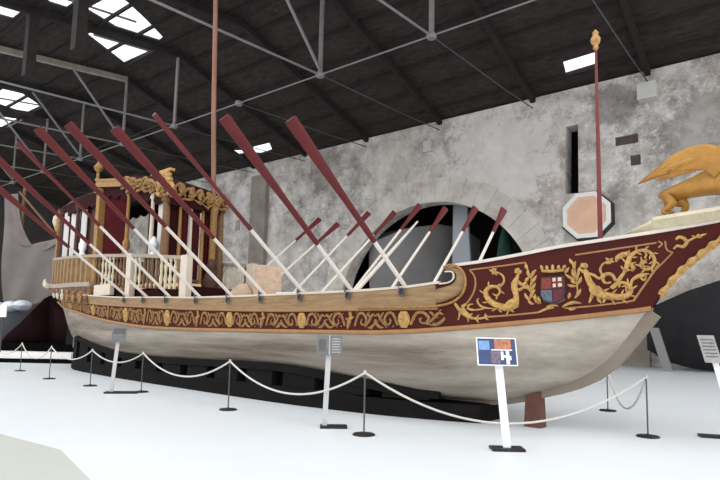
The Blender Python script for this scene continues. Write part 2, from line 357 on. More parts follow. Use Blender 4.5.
def interp(tab,s):
    if s<=tab[0][0]: return tab[0][1]
    if s>=tab[-1][0]: return tab[-1][1]
    i=0
    while tab[i+1][0]<s: i+=1
    h=tab[i+1][0]-tab[i][0]; t=(s-tab[i][0])/h
    def sl(k):
        if k==0: return (tab[1][1]-tab[0][1])/(tab[1][0]-tab[0][0])
        if k==len(tab)-1: return (tab[-1][1]-tab[-2][1])/(tab[-1][0]-tab[-2][0])
        a=(tab[k][1]-tab[k-1][1])/(tab[k][0]-tab[k-1][0]); b=(tab[k+1][1]-tab[k][1])/(tab[k+1][0]-tab[k][0])
        return 0 if a*b<=0 else 2*a*b/(a+b)
    m0,m1=sl(i)*h,sl(i+1)*h
    return (2*t**3-3*t*t+1)*tab[i][1]+(t**3-2*t*t+t)*m0+(-2*t**3+3*t*t)*tab[i+1][1]+(t**3-t*t)*m1
def top_z(s):
    return interp(TAB_SHEERZ,s) if s>-1.05 else interp(TAB_GUNZ,s)
def half_w(s,z):
    zl=interp(TAB_LOWZ,s); zt=interp(TAB_SHEERZ,s) if s>-1.3 else interp(TAB_GUNZ,s)
    q=(z-zl)/max(.05,zt-zl); q=max(-.1,min(1.15,q))
    return interp(TAB_LOWW,s)*(1-q)+interp(TAB_TOPW,s)*q
CARVE={'mermaid_left': [[(0.015, 2.093, 0.082), (-0.112, 2.018, 0.077), (-0.263, 2.045, 0.066), (-0.389, 2.128, 0.055), (-0.45, 2.254, 0.047), (-0.391, 2.354, 0.038), (-0.271, 2.358, 0.03), (-0.223, 2.286, 0.025), (-0.277, 2.214, 0.019), (-0.338, 2.248, 0.011)], [(-0.22, 2.357, 0.019), (-0.158, 2.445, 0.019), (-0.171, 2.542, 0.019), (-0.236, 2.59, 0.017), (-0.297, 2.614, 0.014)], [(-0.308, 2.611, 0.014), (-0.345, 2.63, 0.027), (-0.382, 2.649, 0.006)], [(-0.308, 2.611, 0.014), (-0.321, 2.585, 0.027), (-0.333, 2.559, 0.006)], [(-0.308, 2.611, 0.014), (-0.282, 2.581, 0.027), (-0.256, 2.552, 0.006)], [(-0.308, 2.611, 0.014), (-0.288, 2.643, 0.027), (-0.269, 2.674, 0.006)], [(-0.308, 2.611, 0.014), (-0.314, 2.649, 0.027), (-0.32, 2.687, 0.006)], [(0.002, 2.073, 0.06), (0.016, 2.21, 0.049), (-0.008, 2.347, 0.058), (0.016, 2.443, 0.055), (0.049, 2.524, 0.03), (0.064, 2.584, 0.025)], [(0.047, 2.585, 0.052), (0.068, 2.612, 0.06), (0.079, 2.639, 0.047)], [(-0.026, 2.405, 0.033), (0.049, 2.306, 0.033), (0.155, 2.365, 0.025)], [(0.06, 2.437, 0.033), (0.117, 2.392, 0.03), (0.183, 2.435, 0.022)], [(-0.238, 2.032, 0.033), (-0.241, 1.971, 0.025), (-0.206, 1.944, 0.014)], [(-0.057, 2.032, 0.033), (-0.059, 1.972, 0.025), (-0.025, 1.945, 0.014)], [(-0.041, 2.405, 0.027), (0.01, 2.432, 0.038), (0.075, 2.442, 0.027)], [(-0.002, 2.142, 0.055), (-0.054, 2.081, 0.093), (-0.124, 2.046, 0.066)], [(-0.027, 2.383, 0.025), (-0.008, 2.355, 0.038), (0.006, 2.328, 0.025)], [(0.041, 2.453, 0.027), (0.027, 2.481, 0.038), (0.007, 2.465, 0.022)], [(0.027, 2.579, 0.022), (0.039, 2.634, 0.03), (0.084, 2.655, 0.017)], [(-0.239, 2.01, 0.008), (-0.222, 2.045, 0.022), (-0.196, 2.059, 0.008)], [(-0.193, 2.018, 0.008), (-0.176, 2.054, 0.022), (-0.15, 2.068, 0.008)], [(-0.147, 2.026, 0.008), (-0.13, 2.062, 0.022), (-0.105, 2.076, 0.008)], [(-0.101, 2.035, 0.008), (-0.085, 2.07, 0.022), (-0.059, 2.084, 0.008)], [(-0.056, 2.043, 0.008), (-0.04, 2.079, 0.022), (-0.014, 2.092, 0.008)], [(-0.011, 2.051, 0.008), (0.005, 2.087, 0.022), (0.031, 2.101, 0.008)], [(-0.104, 1.972, 0.012), (-0.13, 1.922, 0.017), (-0.156, 1.871, 0.005)], [(-0.278, 2.008, 0.012), (-0.322, 1.981, 0.017), (-0.367, 1.954, 0.005)], [(-0.414, 2.106, 0.012), (-0.461, 2.102, 0.017), (-0.508, 2.098, 0.005)], [(-0.478, 2.254, 0.012), (-0.513, 2.28, 0.017), (-0.548, 2.306, 0.005)], [(-0.402, 2.374, 0.012), (-0.398, 2.413, 0.017), (-0.393, 2.452, 0.005)], [(-0.264, 2.375, 0.012), (-0.233, 2.393, 0.017), (-0.203, 2.412, 0.005)], [(-0.208, 2.285, 0.012), (-0.182, 2.264, 0.017), (-0.156, 2.243, 0.005)], [(-0.273, 2.203, 0.012), (-0.283, 2.174, 0.017), (-0.293, 2.144, 0.005)]], 'mermaid_right': [[(0.993, 2.629, 0.033), (1.028, 2.539, 0.049), (1.057, 2.428, 0.055), (1.111, 2.323, 0.071)], [(0.981, 2.655, 0.047), (0.994, 2.692, 0.058), (1.003, 2.723, 0.041)], [(1.037, 2.57, 0.027), (1.124, 2.532, 0.027), (1.188, 2.48, 0.025), (1.228, 2.523, 0.017)], [(0.985, 2.579, 0.025), (0.939, 2.64, 0.025), (0.916, 2.561, 0.019), (0.888, 2.461, 0.017)], [(1.079, 2.342, 0.071), (1.194, 2.237, 0.077), (1.336, 2.203, 0.066), (1.467, 2.193, 0.055), (1.562, 2.234, 0.047), (1.601, 2.321, 0.038), (1.558, 2.391, 0.033), (1.461, 2.415, 0.027), (1.385, 2.343, 0.019)], [(1.407, 2.444, 0.027), (1.363, 2.54, 0.03), (1.281, 2.546, 0.033), (1.239, 2.484, 0.03), (1.266, 2.411, 0.025), (1.346, 2.421, 0.017)], [(1.344, 2.328, 0.038), (1.42, 2.41, 0.033), (1.477, 2.494, 0.033), (1.514, 2.553, 0.022)], [(1.09, 2.237, 0.033), (1.056, 2.158, 0.027), (1.032, 2.098, 0.014)], [(1.164, 2.211, 0.033), (1.156, 2.158, 0.027), (1.171, 2.114, 0.014)], [(1.236, 2.198, 0.033), (1.24, 2.151, 0.027), (1.215, 2.104, 0.014)], [(1.08, 2.355, 0.06), (1.131, 2.292, 0.11), (1.211, 2.255, 0.066)], [(1.07, 2.559, 0.025), (1.05, 2.528, 0.038), (1.035, 2.502, 0.022)], [(0.978, 2.602, 0.027), (1.018, 2.597, 0.033), (1.053, 2.586, 0.025)], [(1.008, 2.723, 0.019), (1.033, 2.686, 0.027), (1.025, 2.639, 0.014)], [(1.059, 2.211, 0.008), (1.078, 2.263, 0.025), (1.103, 2.297, 0.008)], [(1.097, 2.208, 0.008), (1.116, 2.258, 0.025), (1.14, 2.289, 0.008)], [(1.135, 2.205, 0.008), (1.153, 2.253, 0.025), (1.177, 2.281, 0.008)], [(1.172, 2.203, 0.008), (1.191, 2.247, 0.025), (1.214, 2.273, 0.008)], [(1.21, 2.2, 0.008), (1.228, 2.242, 0.025), (1.252, 2.266, 0.008)], [(1.247, 2.198, 0.008), (1.265, 2.237, 0.025), (1.289, 2.258, 0.008)], [(1.284, 2.195, 0.008), (1.302, 2.232, 0.025), (1.326, 2.25, 0.008)], [(1.216, 2.278, 0.012), (1.268, 2.302, 0.017), (1.32, 2.325, 0.005)], [(1.172, 2.196, 0.012), (1.18, 2.14, 0.017), (1.189, 2.083, 0.005)], [(1.342, 2.242, 0.012), (1.38, 2.278, 0.017), (1.417, 2.315, 0.005)], [(1.33, 2.164, 0.012), (1.354, 2.118, 0.017), (1.378, 2.071, 0.005)], [(1.463, 2.226, 0.012), (1.485, 2.267, 0.017), (1.508, 2.308, 0.005)], [(1.471, 2.16, 0.012), (1.505, 2.127, 0.017), (1.538, 2.093, 0.005)], [(1.543, 2.254, 0.012), (1.537, 2.298, 0.017), (1.532, 2.341, 0.005)], [(1.581, 2.214, 0.012), (1.625, 2.206, 0.017), (1.668, 2.199, 0.005)], [(1.578, 2.32, 0.012), (1.546, 2.343, 0.017), (1.514, 2.366, 0.005)], [(1.624, 2.322, 0.012), (1.655, 2.346, 0.017), (1.686, 2.371, 0.005)], [(1.547, 2.375, 0.012), (1.512, 2.362, 0.017), (1.476, 2.35, 0.005)], [(1.569, 2.407, 0.012), (1.567, 2.445, 0.017), (1.565, 2.482, 0.005)], [(1.465, 2.399, 0.012), (1.453, 2.367, 0.017), (1.44, 2.335, 0.005)], [(1.457, 2.431, 0.012), (1.429, 2.452, 0.017), (1.402, 2.473, 0.005)]], 'vine_scroll': [[(1.242, 2.523, 0.022), (1.212, 2.615, 0.02), (1.247, 2.697, 0.018), (1.317, 2.743, 0.017)], [(1.351, 2.752, 0.014), (1.324, 2.776, 0.027), (1.298, 2.8, 0.008)], [(1.351, 2.752, 0.014), (1.372, 2.775, 0.027), (1.394, 2.798, 0.008)], [(1.351, 2.752, 0.014), (1.378, 2.744, 0.027), (1.405, 2.735, 0.008)], [(1.351, 2.752, 0.014), (1.349, 2.728, 0.027), (1.347, 2.703, 0.008)], [(1.351, 2.752, 0.014), (1.327, 2.728, 0.027), (1.303, 2.704, 0.008)], [(1.427, 2.735, 0.017), (1.461, 2.804, 0.044), (1.535, 2.845, 0.049), (1.606, 2.863, 0.027), (1.616, 2.914, 0.008)], [(1.5, 2.512, 0.022), (1.544, 2.604, 0.033), (1.587, 2.711, 0.047), (1.624, 2.812, 0.038), (1.713, 2.885, 0.03), (1.823, 2.901, 0.03), (1.911, 2.84, 0.03), (1.938, 2.725, 0.03), (1.888, 2.631, 0.027), (1.803, 2.614, 0.025), (1.75, 2.671, 0.022), (1.776, 2.736, 0.019), (1.839, 2.744, 0.011)], [(1.613, 2.71, 0.022), (1.652, 2.645, 0.038), (1.63, 2.582, 0.011)], [(1.599, 2.357, 0.022), (1.627, 2.449, 0.025), (1.696, 2.504, 0.036), (1.775, 2.528, 0.038), (1.853, 2.546, 0.008)], [(1.729, 2.504, 0.017), (1.78, 2.447, 0.022), (1.818, 2.514, 0.008)], [(1.84, 2.83, 0.011), (1.82, 2.793, 0.019), (1.835, 2.759, 0.008)], [(2.236, 3.032, 0.018), (2.275, 3.068, 0.028), (2.331, 3.056, 0.032), (2.372, 2.992, 0.032), (2.321, 2.93, 0.028), (2.247, 2.943, 0.023), (2.199, 2.9, 0.014)], [(2.358, 2.989, 0.023), (2.431, 3.025, 0.021), (2.504, 3.06, 0.016), (2.566, 3.076, 0.021), (2.631, 3.095, 0.007)], [(2.495, 3.055, 0.009), (2.469, 3.067, 0.018), (2.444, 3.079, 0.005)], [(2.495, 3.055, 0.009), (2.514, 3.078, 0.018), (2.533, 3.102, 0.005)], [(2.495, 3.055, 0.009), (2.534, 3.052, 0.018), (2.572, 3.049, 0.005)], [(1.526, 2.612, 0.012), (1.507, 2.644, 0.017), (1.489, 2.677, 0.005)], [(1.562, 2.596, 0.012), (1.598, 2.605, 0.017), (1.635, 2.613, 0.005)], [(1.561, 2.721, 0.012), (1.537, 2.758, 0.017), (1.514, 2.795, 0.005)], [(1.613, 2.701, 0.012), (1.655, 2.713, 0.017), (1.697, 2.725, 0.005)], [(1.606, 2.825, 0.012), (1.594, 2.863, 0.017), (1.582, 2.901, 0.005)], [(1.642, 2.799, 0.012), (1.682, 2.799, 0.017), (1.722, 2.8, 0.005)], [(1.706, 2.901, 0.012), (1.714, 2.937, 0.017), (1.722, 2.972, 0.005)], [(1.72, 2.869, 0.012), (1.752, 2.851, 0.017), (1.783, 2.834, 0.005)], [(1.827, 2.919, 0.012), (1.854, 2.942, 0.017), (1.882, 2.965, 0.005)], [(1.819, 2.883, 0.012), (1.834, 2.851, 0.017), (1.848, 2.818, 0.005)], [(1.926, 2.85, 0.012), (1.962, 2.848, 0.017), (1.998, 2.845, 0.005)], [(1.896, 2.83, 0.012), (1.884, 2.796, 0.017), (1.871, 2.762, 0.005)], [(1.956, 2.723, 0.012), (1.982, 2.698, 0.017), (2.008, 2.674, 0.005)], [(1.92, 2.727, 0.012), (1.889, 2.709, 0.017), (1.858, 2.69, 0.005)], [(1.898, 2.618, 0.012), (1.9, 2.584, 0.017), (1.901, 2.549, 0.005)], [(1.878, 2.644, 0.012), (1.844, 2.652, 0.017), (1.81, 2.66, 0.005)], [(1.799, 2.6, 0.012), (1.772, 2.579, 0.017), (1.745, 2.559, 0.005)], [(1.807, 2.628, 0.012), (1.795, 2.66, 0.017), (1.783, 2.692, 0.005)], [(1.737, 2.668, 0.012), (1.708, 2.682, 0.017), (1.678, 2.695, 0.005)], [(1.763, 2.674, 0.012), (1.784, 2.698, 0.017), (1.805, 2.723, 0.005)], [(1.769, 2.745, 0.012), (1.767, 2.776, 0.017), (1.766, 2.807, 0.005)], [(1.783, 2.727, 0.012), (1.813, 2.72, 0.017), (1.844, 2.712, 0.005)]], 'frame_moulding': [[(-0.688, 2.651, 0.017), (-0.394, 2.683, 0.017), (-0.108, 2.714, 0.017), (0.18, 2.754, 0.017)], [(-0.688, 2.651, 0.017), (-0.612, 2.523, 0.017), (-0.613, 2.354, 0.017), (-0.678, 2.2, 0.017), (-0.769, 2.073, 0.017)], [(-0.439, 1.859, 0.019), (-0.168, 1.883, 0.019), (0.106, 1.913, 0.019), (0.324, 1.94, 0.019)], [(0.888, 2.857, 0.017), (1.272, 2.912, 0.017), (1.631, 2.962, 0.017), (1.984, 3.006, 0.017)], [(2.183, 2.85, 0.014), (2.089, 2.75, 0.014), (1.971, 2.629, 0.014), (1.863, 2.516, 0.014)], [(1.994, 2.69, 0.019), (1.86, 2.488, 0.019), (1.738, 2.312, 0.019), (1.621, 2.134, 0.019)], [(0.699, 2.01, 0.017), (1.016, 2.042, 0.017), (1.328, 2.086, 0.017), (1.621, 2.134, 0.017)], [(2.008, 3.026, 0.016), (2.055, 2.986, 0.016), (2.002, 2.932, 0.016)], [(2.1, 3.026, 0.016), (2.102, 2.931, 0.016), (2.125, 2.88, 0.016), (2.183, 2.85, 0.016)]], 'acanthus_spray': [[(-0.957, 2.088, 0.025), (-0.864, 1.96, 0.041), (-0.744, 1.862, 0.036), (-0.611, 1.829, 0.025), (-0.473, 1.85, 0.019), (-0.446, 1.892, 0.014)], [(-0.832, 2.059, 0.025), (-0.795, 1.952, 0.027), (-0.689, 1.876, 0.017)], [(-0.33, 1.998, 0.014), (-0.472, 2.014, 0.019), (-0.555, 2.059, 0.022), (-0.586, 2.137, 0.017), (-0.556, 2.171, 0.011)], [(-0.486, 1.998, 0.017), (-0.632, 1.975, 0.019), (-0.734, 1.997, 0.025), (-0.726, 2.059, 0.019), (-0.655, 2.073, 0.011)], [(-0.769, 2.073, 0.027), (-0.826, 2.017, 0.027), (-0.911, 1.804, 0.011)], [(-0.846, 1.977, 0.012), (-0.805, 1.981, 0.017), (-0.765, 1.986, 0.005)], [(-0.882, 1.943, 0.012), (-0.889, 1.903, 0.017), (-0.896, 1.862, 0.005)], [(-0.734, 1.881, 0.012), (-0.699, 1.898, 0.017), (-0.664, 1.915, 0.005)], [(-0.754, 1.843, 0.012), (-0.748, 1.805, 0.017), (-0.741, 1.766, 0.005)], [(-0.61, 1.844, 0.012), (-0.589, 1.87, 0.017), (-0.567, 1.896, 0.005)], [(-0.612, 1.814, 0.012), (-0.593, 1.786, 0.017), (-0.574, 1.758, 0.005)], [(-0.477, 1.861, 0.012), (-0.469, 1.891, 0.017), (-0.46, 1.92, 0.005)], [(-0.469, 1.839, 0.012), (-0.443, 1.823, 0.017), (-0.416, 1.806, 0.005)]], 'laurel_left': [[(0.18, 2.754, 0.008), (0.184, 2.686, 0.03), (0.21, 2.617, 0.008)], [(0.211, 2.636, 0.008), (0.208, 2.576, 0.03), (0.234, 2.5, 0.008)], [(0.327, 2.634, 0.008), (0.281, 2.581, 0.03), (0.249, 2.5, 0.008)], [(0.22, 2.522, 0.008), (0.184, 2.473, 0.03), (0.153, 2.419, 0.008)], [(0.332, 2.542, 0.008), (0.288, 2.472, 0.03), (0.244, 2.391, 0.008)], [(0.181, 2.4, 0.008), (0.202, 2.337, 0.03), (0.224, 2.277, 0.008)], [(0.312, 2.418, 0.008), (0.271, 2.353, 0.03), (0.234, 2.283, 0.008)], [(0.127, 2.387, 0.008), (0.161, 2.346, 0.03), (0.202, 2.326, 0.008)], [(0.298, 2.315, 0.008), (0.247, 2.245, 0.03), (0.213, 2.153, 0.008)], [(0.14, 2.256, 0.008), (0.167, 2.191, 0.03), (0.217, 2.131, 0.008)], [(0.294, 2.239, 0.008), (0.291, 2.169, 0.03), (0.302, 2.093, 0.008)], [(0.184, 2.142, 0.008), (0.223, 2.093, 0.03), (0.27, 2.072, 0.008)], [(0.336, 2.201, 0.008), (0.345, 2.147, 0.03), (0.368, 2.083, 0.008)], [(0.193, 2.658, 0.011), (0.248, 2.494, 0.011), (0.225, 2.304, 0.011), (0.274, 2.169, 0.011), (0.342, 2.075, 0.011)]], 'laurel_right': [[(0.807, 2.801, 0.008), (0.827, 2.748, 0.03), (0.863, 2.694, 0.008)], [(0.889, 2.757, 0.008), (0.862, 2.686, 0.03), (0.87, 2.62, 0.008)], [(0.941, 2.672, 0.008), (0.926, 2.606, 0.03), (0.898, 2.527, 0.008)], [(0.839, 2.641, 0.008), (0.843, 2.562, 0.03), (0.866, 2.482, 0.008)], [(0.733, 2.555, 0.008), (0.794, 2.502, 0.03), (0.871, 2.456, 0.008)], [(0.954, 2.513, 0.008), (0.928, 2.448, 0.03), (0.887, 2.377, 0.008)], [(0.753, 2.388, 0.008), (0.809, 2.366, 0.03), (0.882, 2.366, 0.008)], [(0.781, 2.263, 0.008), (0.769, 2.21, 0.03), (0.757, 2.165, 0.008)], [(0.934, 2.324, 0.008), (0.898, 2.25, 0.03), (0.853, 2.176, 0.008)], [(0.804, 2.467, 0.008), (0.836, 2.43, 0.03), (0.875, 2.403, 0.008)], [(0.792, 2.661, 0.008), (0.754, 2.608, 0.03), (0.729, 2.563, 0.008)], [(0.853, 2.726, 0.011), (0.878, 2.567, 0.011), (0.884, 2.408, 0.011), (0.883, 2.276, 0.011), (0.843, 2.17, 0.011)]], 'ribbon': [[(0.311, 1.932, 0.014), (0.396, 1.975, 0.023), (0.468, 2.008, 0.024), (0.55, 2.022, 0.017)], [(0.446, 2.029, 0.014), (0.529, 2.057, 0.027), (0.609, 2.049, 0.014)], [(0.588, 2.089, 0.011), (0.66, 2.138, 0.022), (0.707, 2.157, 0.008)], [(0.666, 2.031, 0.014), (0.736, 2.077, 0.025), (0.828, 2.104, 0.03), (0.924, 2.092, 0.011)], [(0.744, 2.011, 0.011), (0.788, 1.99, 0.019), (0.846, 2.012, 0.008)]], 'crown': [[(0.412, 2.611, 0.03), (0.568, 2.603, 0.03), (0.723, 2.622, 0.03)], [(0.423, 2.627, 0.017), (0.412, 2.665, 0.03), (0.402, 2.703, 0.014)], [(0.489, 2.626, 0.017), (0.486, 2.661, 0.03), (0.483, 2.696, 0.014)], [(0.569, 2.619, 0.017), (0.569, 2.665, 0.03), (0.569, 2.71, 0.014)], [(0.644, 2.623, 0.017), (0.651, 2.66, 0.03), (0.657, 2.698, 0.014)], [(0.714, 2.633, 0.017), (0.73, 2.667, 0.03), (0.746, 2.701, 0.014)]]}
SHIELD={'shield': [(0.398, 2.509), (0.732, 2.531), (0.731, 2.271), (0.692, 2.143), (0.564, 2.068), (0.422, 2.11), (0.379, 2.218)], 'q_ul': [(0.421, 2.487), (0.553, 2.496), (0.549, 2.325), (0.403, 2.314)], 'q_ur': [(0.567, 2.496), (0.712, 2.508), (0.717, 2.343), (0.563, 2.327)], 'q_ll': [(0.4, 2.293), (0.548, 2.303), (0.548, 2.105), (0.432, 2.137), (0.399, 2.228)], 'q_lr': [(0.567, 2.303), (0.715, 2.319), (0.712, 2.266), (0.679, 2.159), (0.566, 2.1)], 'sq': [[(0.572, 2.49), (0.614, 2.493), (0.613, 2.437), (0.571, 2.432)], [(0.646, 2.495), (0.693, 2.5), (0.694, 2.441), (0.646, 2.439)], [(0.572, 2.399), (0.611, 2.402), (0.611, 2.346), (0.571, 2.341)], [(0.646, 2.407), (0.695, 2.409), (0.697, 2.356), (0.646, 2.351)]]}
VOLUTE=[(-1.533, 2.185, 0.153), (-1.216, 2.229, 0.144), (-0.958, 2.324, 0.124), (-0.851, 2.476, 0.099), (-0.88, 2.614, 0.07), (-0.988, 2.69, 0.045), (-1.102, 2.681, 0.021)]
VOLUTE_EDGE=[(-2.925, 2.023, 0.025), (-2.034, 2.017, 0.025), (-1.491, 2.026, 0.025), (-1.087, 2.068, 0.025), (-0.87, 2.178, 0.025), (-0.765, 2.334, 0.025), (-0.75, 2.525, 0.025), (-0.819, 2.672, 0.025), (-0.969, 2.741, 0.025), (-1.11, 2.708, 0.025)]
VOLUTE_CAP=[(-1.2, 2.424, 0.017), (-1.075, 2.434, 0.017), (-0.987, 2.467, 0.017), (-0.933, 2.538, 0.017), (-0.973, 2.625, 0.017), (-1.086, 2.629, 0.017)]
holesn=[[(-25.75,15.0),(-25.1,15.1),(-23.6,17.2),(-22.3,19.2),(-21.9,20.2),(-24.7,20.4),(-25.75,18.0)],quad(-25.3,-23.7,21.2,22.3),[(-26.65,18.8),(-27.8,18.9),(-30.8,14.6),(-26.7,14.4)],quad(-28.7,-26.7,22.7,24.2),[(-41.7,18.5),(-41.9,17.0),(-44.4,14.5),(-47.4,14.6),(-45.5,18.4)],quad(-53.5,-49.5,13.9,15.6)]
structure(in_hall(plate('ceiling_slope',quad(-70,9.5,CR_,24.6),holesn,lambda p:(p[0],-p[1],rz(p[1])+.18),lambda p:(p[0],-p[1],rz(p[1])+.3),M['roofboard'])))
for c in [1.2,3.4,5.6,7.8,10.0,12.2,14.4,16.6,19.0,20.9,22.5,24.4]:
    o=MB().beam((-70,-c,rz(c)+.09),(9.5,-c,rz(c)+.09),.16,.18).build('ceiling_purlin',M['rafter']); structure(in_hall(o))
# glazing bars of the roof lights
for a,c0,c1 in [(-24.3,17.5,22.3),(-27.7,14.4,18.4),(-44.3,14.3,18.6)]:
    structure(in_hall(MB().beam((a,-c0,rz(c0)+.22),(a,-c1,rz(c1)+.22),.1,.1).build('window_bar',M['darkiron'])))
for n_,h in enumerate(holesf+holesn):
    structure(in_hall(MB().prism(h,lambda p:(p[0],-p[1],rz(p[1])+.26),lambda p:(p[0],-p[1],rz(p[1])+.275)).build('window_%d'%(n_+1),M['glass'])))
# timber and iron trusses
TA=[.9,-5.9,-12.84,-19.5,-26.2,-32.8,-39.4,-46.1,-52.8]
NZ=15.45
ORD=['first','second','third','fourth','fifth','sixth','seventh','eighth','ninth','tenth','eleventh','twelfth','thirteenth']
for i,a in enumerate(TA):
    t=in_hall(thing('roof_truss','x','truss'))
    x,y,_=hw(a,CR_,NZ); t.location=(x,y,NZ)
    where={0:'above the bow flagpole',1:'meeting the wall left of the slit window',2:'meeting the wall above the arch crown'}.get(i,'%s from the right end'%ORD[i])
    t['label']='dark timber and iron roof truss '+where
    t['group']='roof trusses'
    def P(c,z): return (0,CR_-c,z-NZ)
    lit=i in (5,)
    MB().beam(P(.02,rz(0)-.18),P(CR_,rz(CR_)-.18),.3,.36).build('rafter',M['rafter'],t)
    MB().beam(P(CR_,rz(CR_)-.18),P(24.5,rz(24.5)-.18),.3,.36).build('rafter',M['litrafter'] if lit else M['rafter'],t)
    MB().tube([P(.1,16.4),P(4.7,16.0),P(CR_,NZ)],.035,6).build('tie_rod',M['darkiron'],t)
    if i!=3: MB().tube([P(CR_,NZ),P(18.5,15.0),P(24.4,14.5)],.06,6).build('tie_rod',M['iron'],t)
    if i not in (0,3): MB().beam((0,0,.05),(0,0,rz(CR_)-.3-NZ),.24,.1,(0,1,0)).build('king_post',M['iron'],t)
    if i in (2,5,6,7,8): MB().beam(P(CR_+.12,NZ+.35),P(17.2,rz(17.2)-.36),.12,.12).build('strut',M['iron'],t)
    if i in (5,6,7): MB().beam(P(CR_-.12,NZ+.35),P(8.6,rz(8.6)-.36),.08,.1).build('strut',M['darkiron'],t)
    MB().lathe([(.02,-.17),(.2,-.14),(.26,-.02),(.2,.12),(.02,.15)],n=10).build('node_casting',M['iron'],t)
    if i in (3,4):   # heavy hanging post seen against the roof lights
        c,zb=((23.0,14.6),(22.55,15.3))[i-3]
        MB().beam(P(c,rz(c)-.1),P(c,zb),.5,.5,(0,1,0)).build('hanging_post',M['rafter'],t)
o=in_hall(MB().tube([(-69,0,0)]+[(a,0,0) for a in TA[::-1]]+[(9.4,0,0)],.04,6).build('longitudinal_tie_rod',M['iron']))
o.location=hw(0,CR_,NZ)
tag(o,'thin pale iron rod running lengthwise through the feet of all central truss posts','rod')
structure(in_hall(MB().box((.42,-.75,15.2),(1.4,.05,16.15)).build('wall_corbel',M['stone'])))
structure(in_hall(MB().box((-14.1,-.35,14.9),(-13.5,.05,15.7)).build('wall_corbel',M['stone'])))

# octagonal plaque on the stone wall
t=in_hall(thing('octagonal_plaque','pale octagonal plaque with peach face hung on stone wall beside the bow flagpole','plaque')); t.location=hw(-2.62,.05,8.88)
def octo(r): return [(r*math.cos(R(22.5+45*k)),r*math.sin(R(22.5+45*k))) for k in range(8)]
MB().prism(octo(1.6),lambda p:(p[0]+.05,0,p[1]-.05),lambda p:(p[0]+.05,-.3,p[1]-.05)).build('backing',M['plaqueback'],t)
mb=MB(); a_,b_=octo(1.5),octo(1.22)
mb.loft([[ (p[0],-.3,p[1]) for p in a_],[(p[0],-.38,p[1]) for p in a_],[(p[0],-.38,p[1]) for p in b_],[(p[0],-.3,p[1]) for p in b_]],caps=False)
mb.build('rim',M['plaquerim'],t)
MB().prism(octo(1.23),lambda p:(p[0],-.3,p[1]),lambda p:(p[0],-.34,p[1])).build('face',M['peach'],t)

# things stored in the hall beyond the arch and along the wall
def hull_loft(st,n=9):   # stations: (x, half width, keel z, sheer z, fullness)
    rows=[]
    for x,wd_,k,s_,p in st:
        near=[]
        for j in range(n):
            th=j/(n-1)*PI/2
            near.append((x,wd_*math.sin(th)**(2/p) if j else 0,k+(s_-k)*(1-math.cos(th)**(2/p) if j<n-1 else 1)))
        rows.append([(q[0],-q[1],q[2]) for q in near[::-1]]+near[1:])
    return rows
o=MB().loft(hull_loft([(-5,.5,3,9.0,2.2),(-3.6,2.2,1.2,9.9,2.3),(-1.2,3.6,.2,10.4,2.4),(1.4,4.2,0,10.3,2.4),(3.4,4.2,0,9.6,2.4)])).build('stored_boat_hull',M['greyhull'],smooth=True)
tag(o,'large grey boat hull seen through the stone arch behind the far oars','boat'); o.location=hw(-18.6,-6.2,0); o.rotation_euler=(0,0,HANG+R(78))
mb=MB().hexa([(-1.35,-.12,0),(.75,-.12,0),(.75,.12,0),(-1.35,.12,0),(-1.2,-.12,12),(-.1,-.12,12),(-.1,.12,12),(-1.2,.12,12)])
o=in_hall(mb.build('tall_panel',M['panelgrey'])); o.location=hw(-12.2,-3.2,0); tag(o,'tall light grey panel standing upright in the arch opening','panel')
o=MB().loft([[(.75*w_*math.cos(2*PI*k/10),.45*w_*math.sin(2*PI*k/10),z) for k in range(10)] for z,w_ in ((0,.3),(1,.7),(3,1),(6,1),(8.3,.6),(9.6,.1))]).build('upright_canoe',M['greenhull'],smooth=True)
o.location=hw(-9.2,-3.0,0); tag(o,'dark green narrow hull standing upright at right side of the arch','canoe')
mb=MB().loft([[(x,-1.4*f,z0_) for x,f,z0_ in ()] or [(0,0,0)]*3]*0 or hull_loft([(-.6,.06,1.0,3.1,1.5),(.3,.6,.4,3.45,1.8),(1.5,1.1,.1,3.95,2.2),(3.5,1.4,0,4.6,2.4),(7,1.5,0,5.6,2.4),(12,1.3,.1,5.9,2.3),(16,.6,1.0,6.4,2)]))
o=mb.build('black_boat',M['blackhull'],smooth=True); o.location=hw(1.4,2.2,0); o.rotation_euler=(0,0,HANG)
tag(o,'black boat hull on the floor by the wall, beyond the barge bow','boat')
o=MB().loft([[(-.2,-.12,.1),(.2,-.12,.1),(.2,.12,.1),(-.2,.12,.1)],[(-.75,-.1,2.2),(-.35,-.1,2.2),(-.35,.1,2.2),(-.75,.1,2.2)]]).build('grey_board',M['greyhull'])
o.location=hw(2.0,3.9,-.1); o.rotation_euler=(0,0,HANG); tag(o,'slanted grey board leaning against the black boat under the bow spur','board')
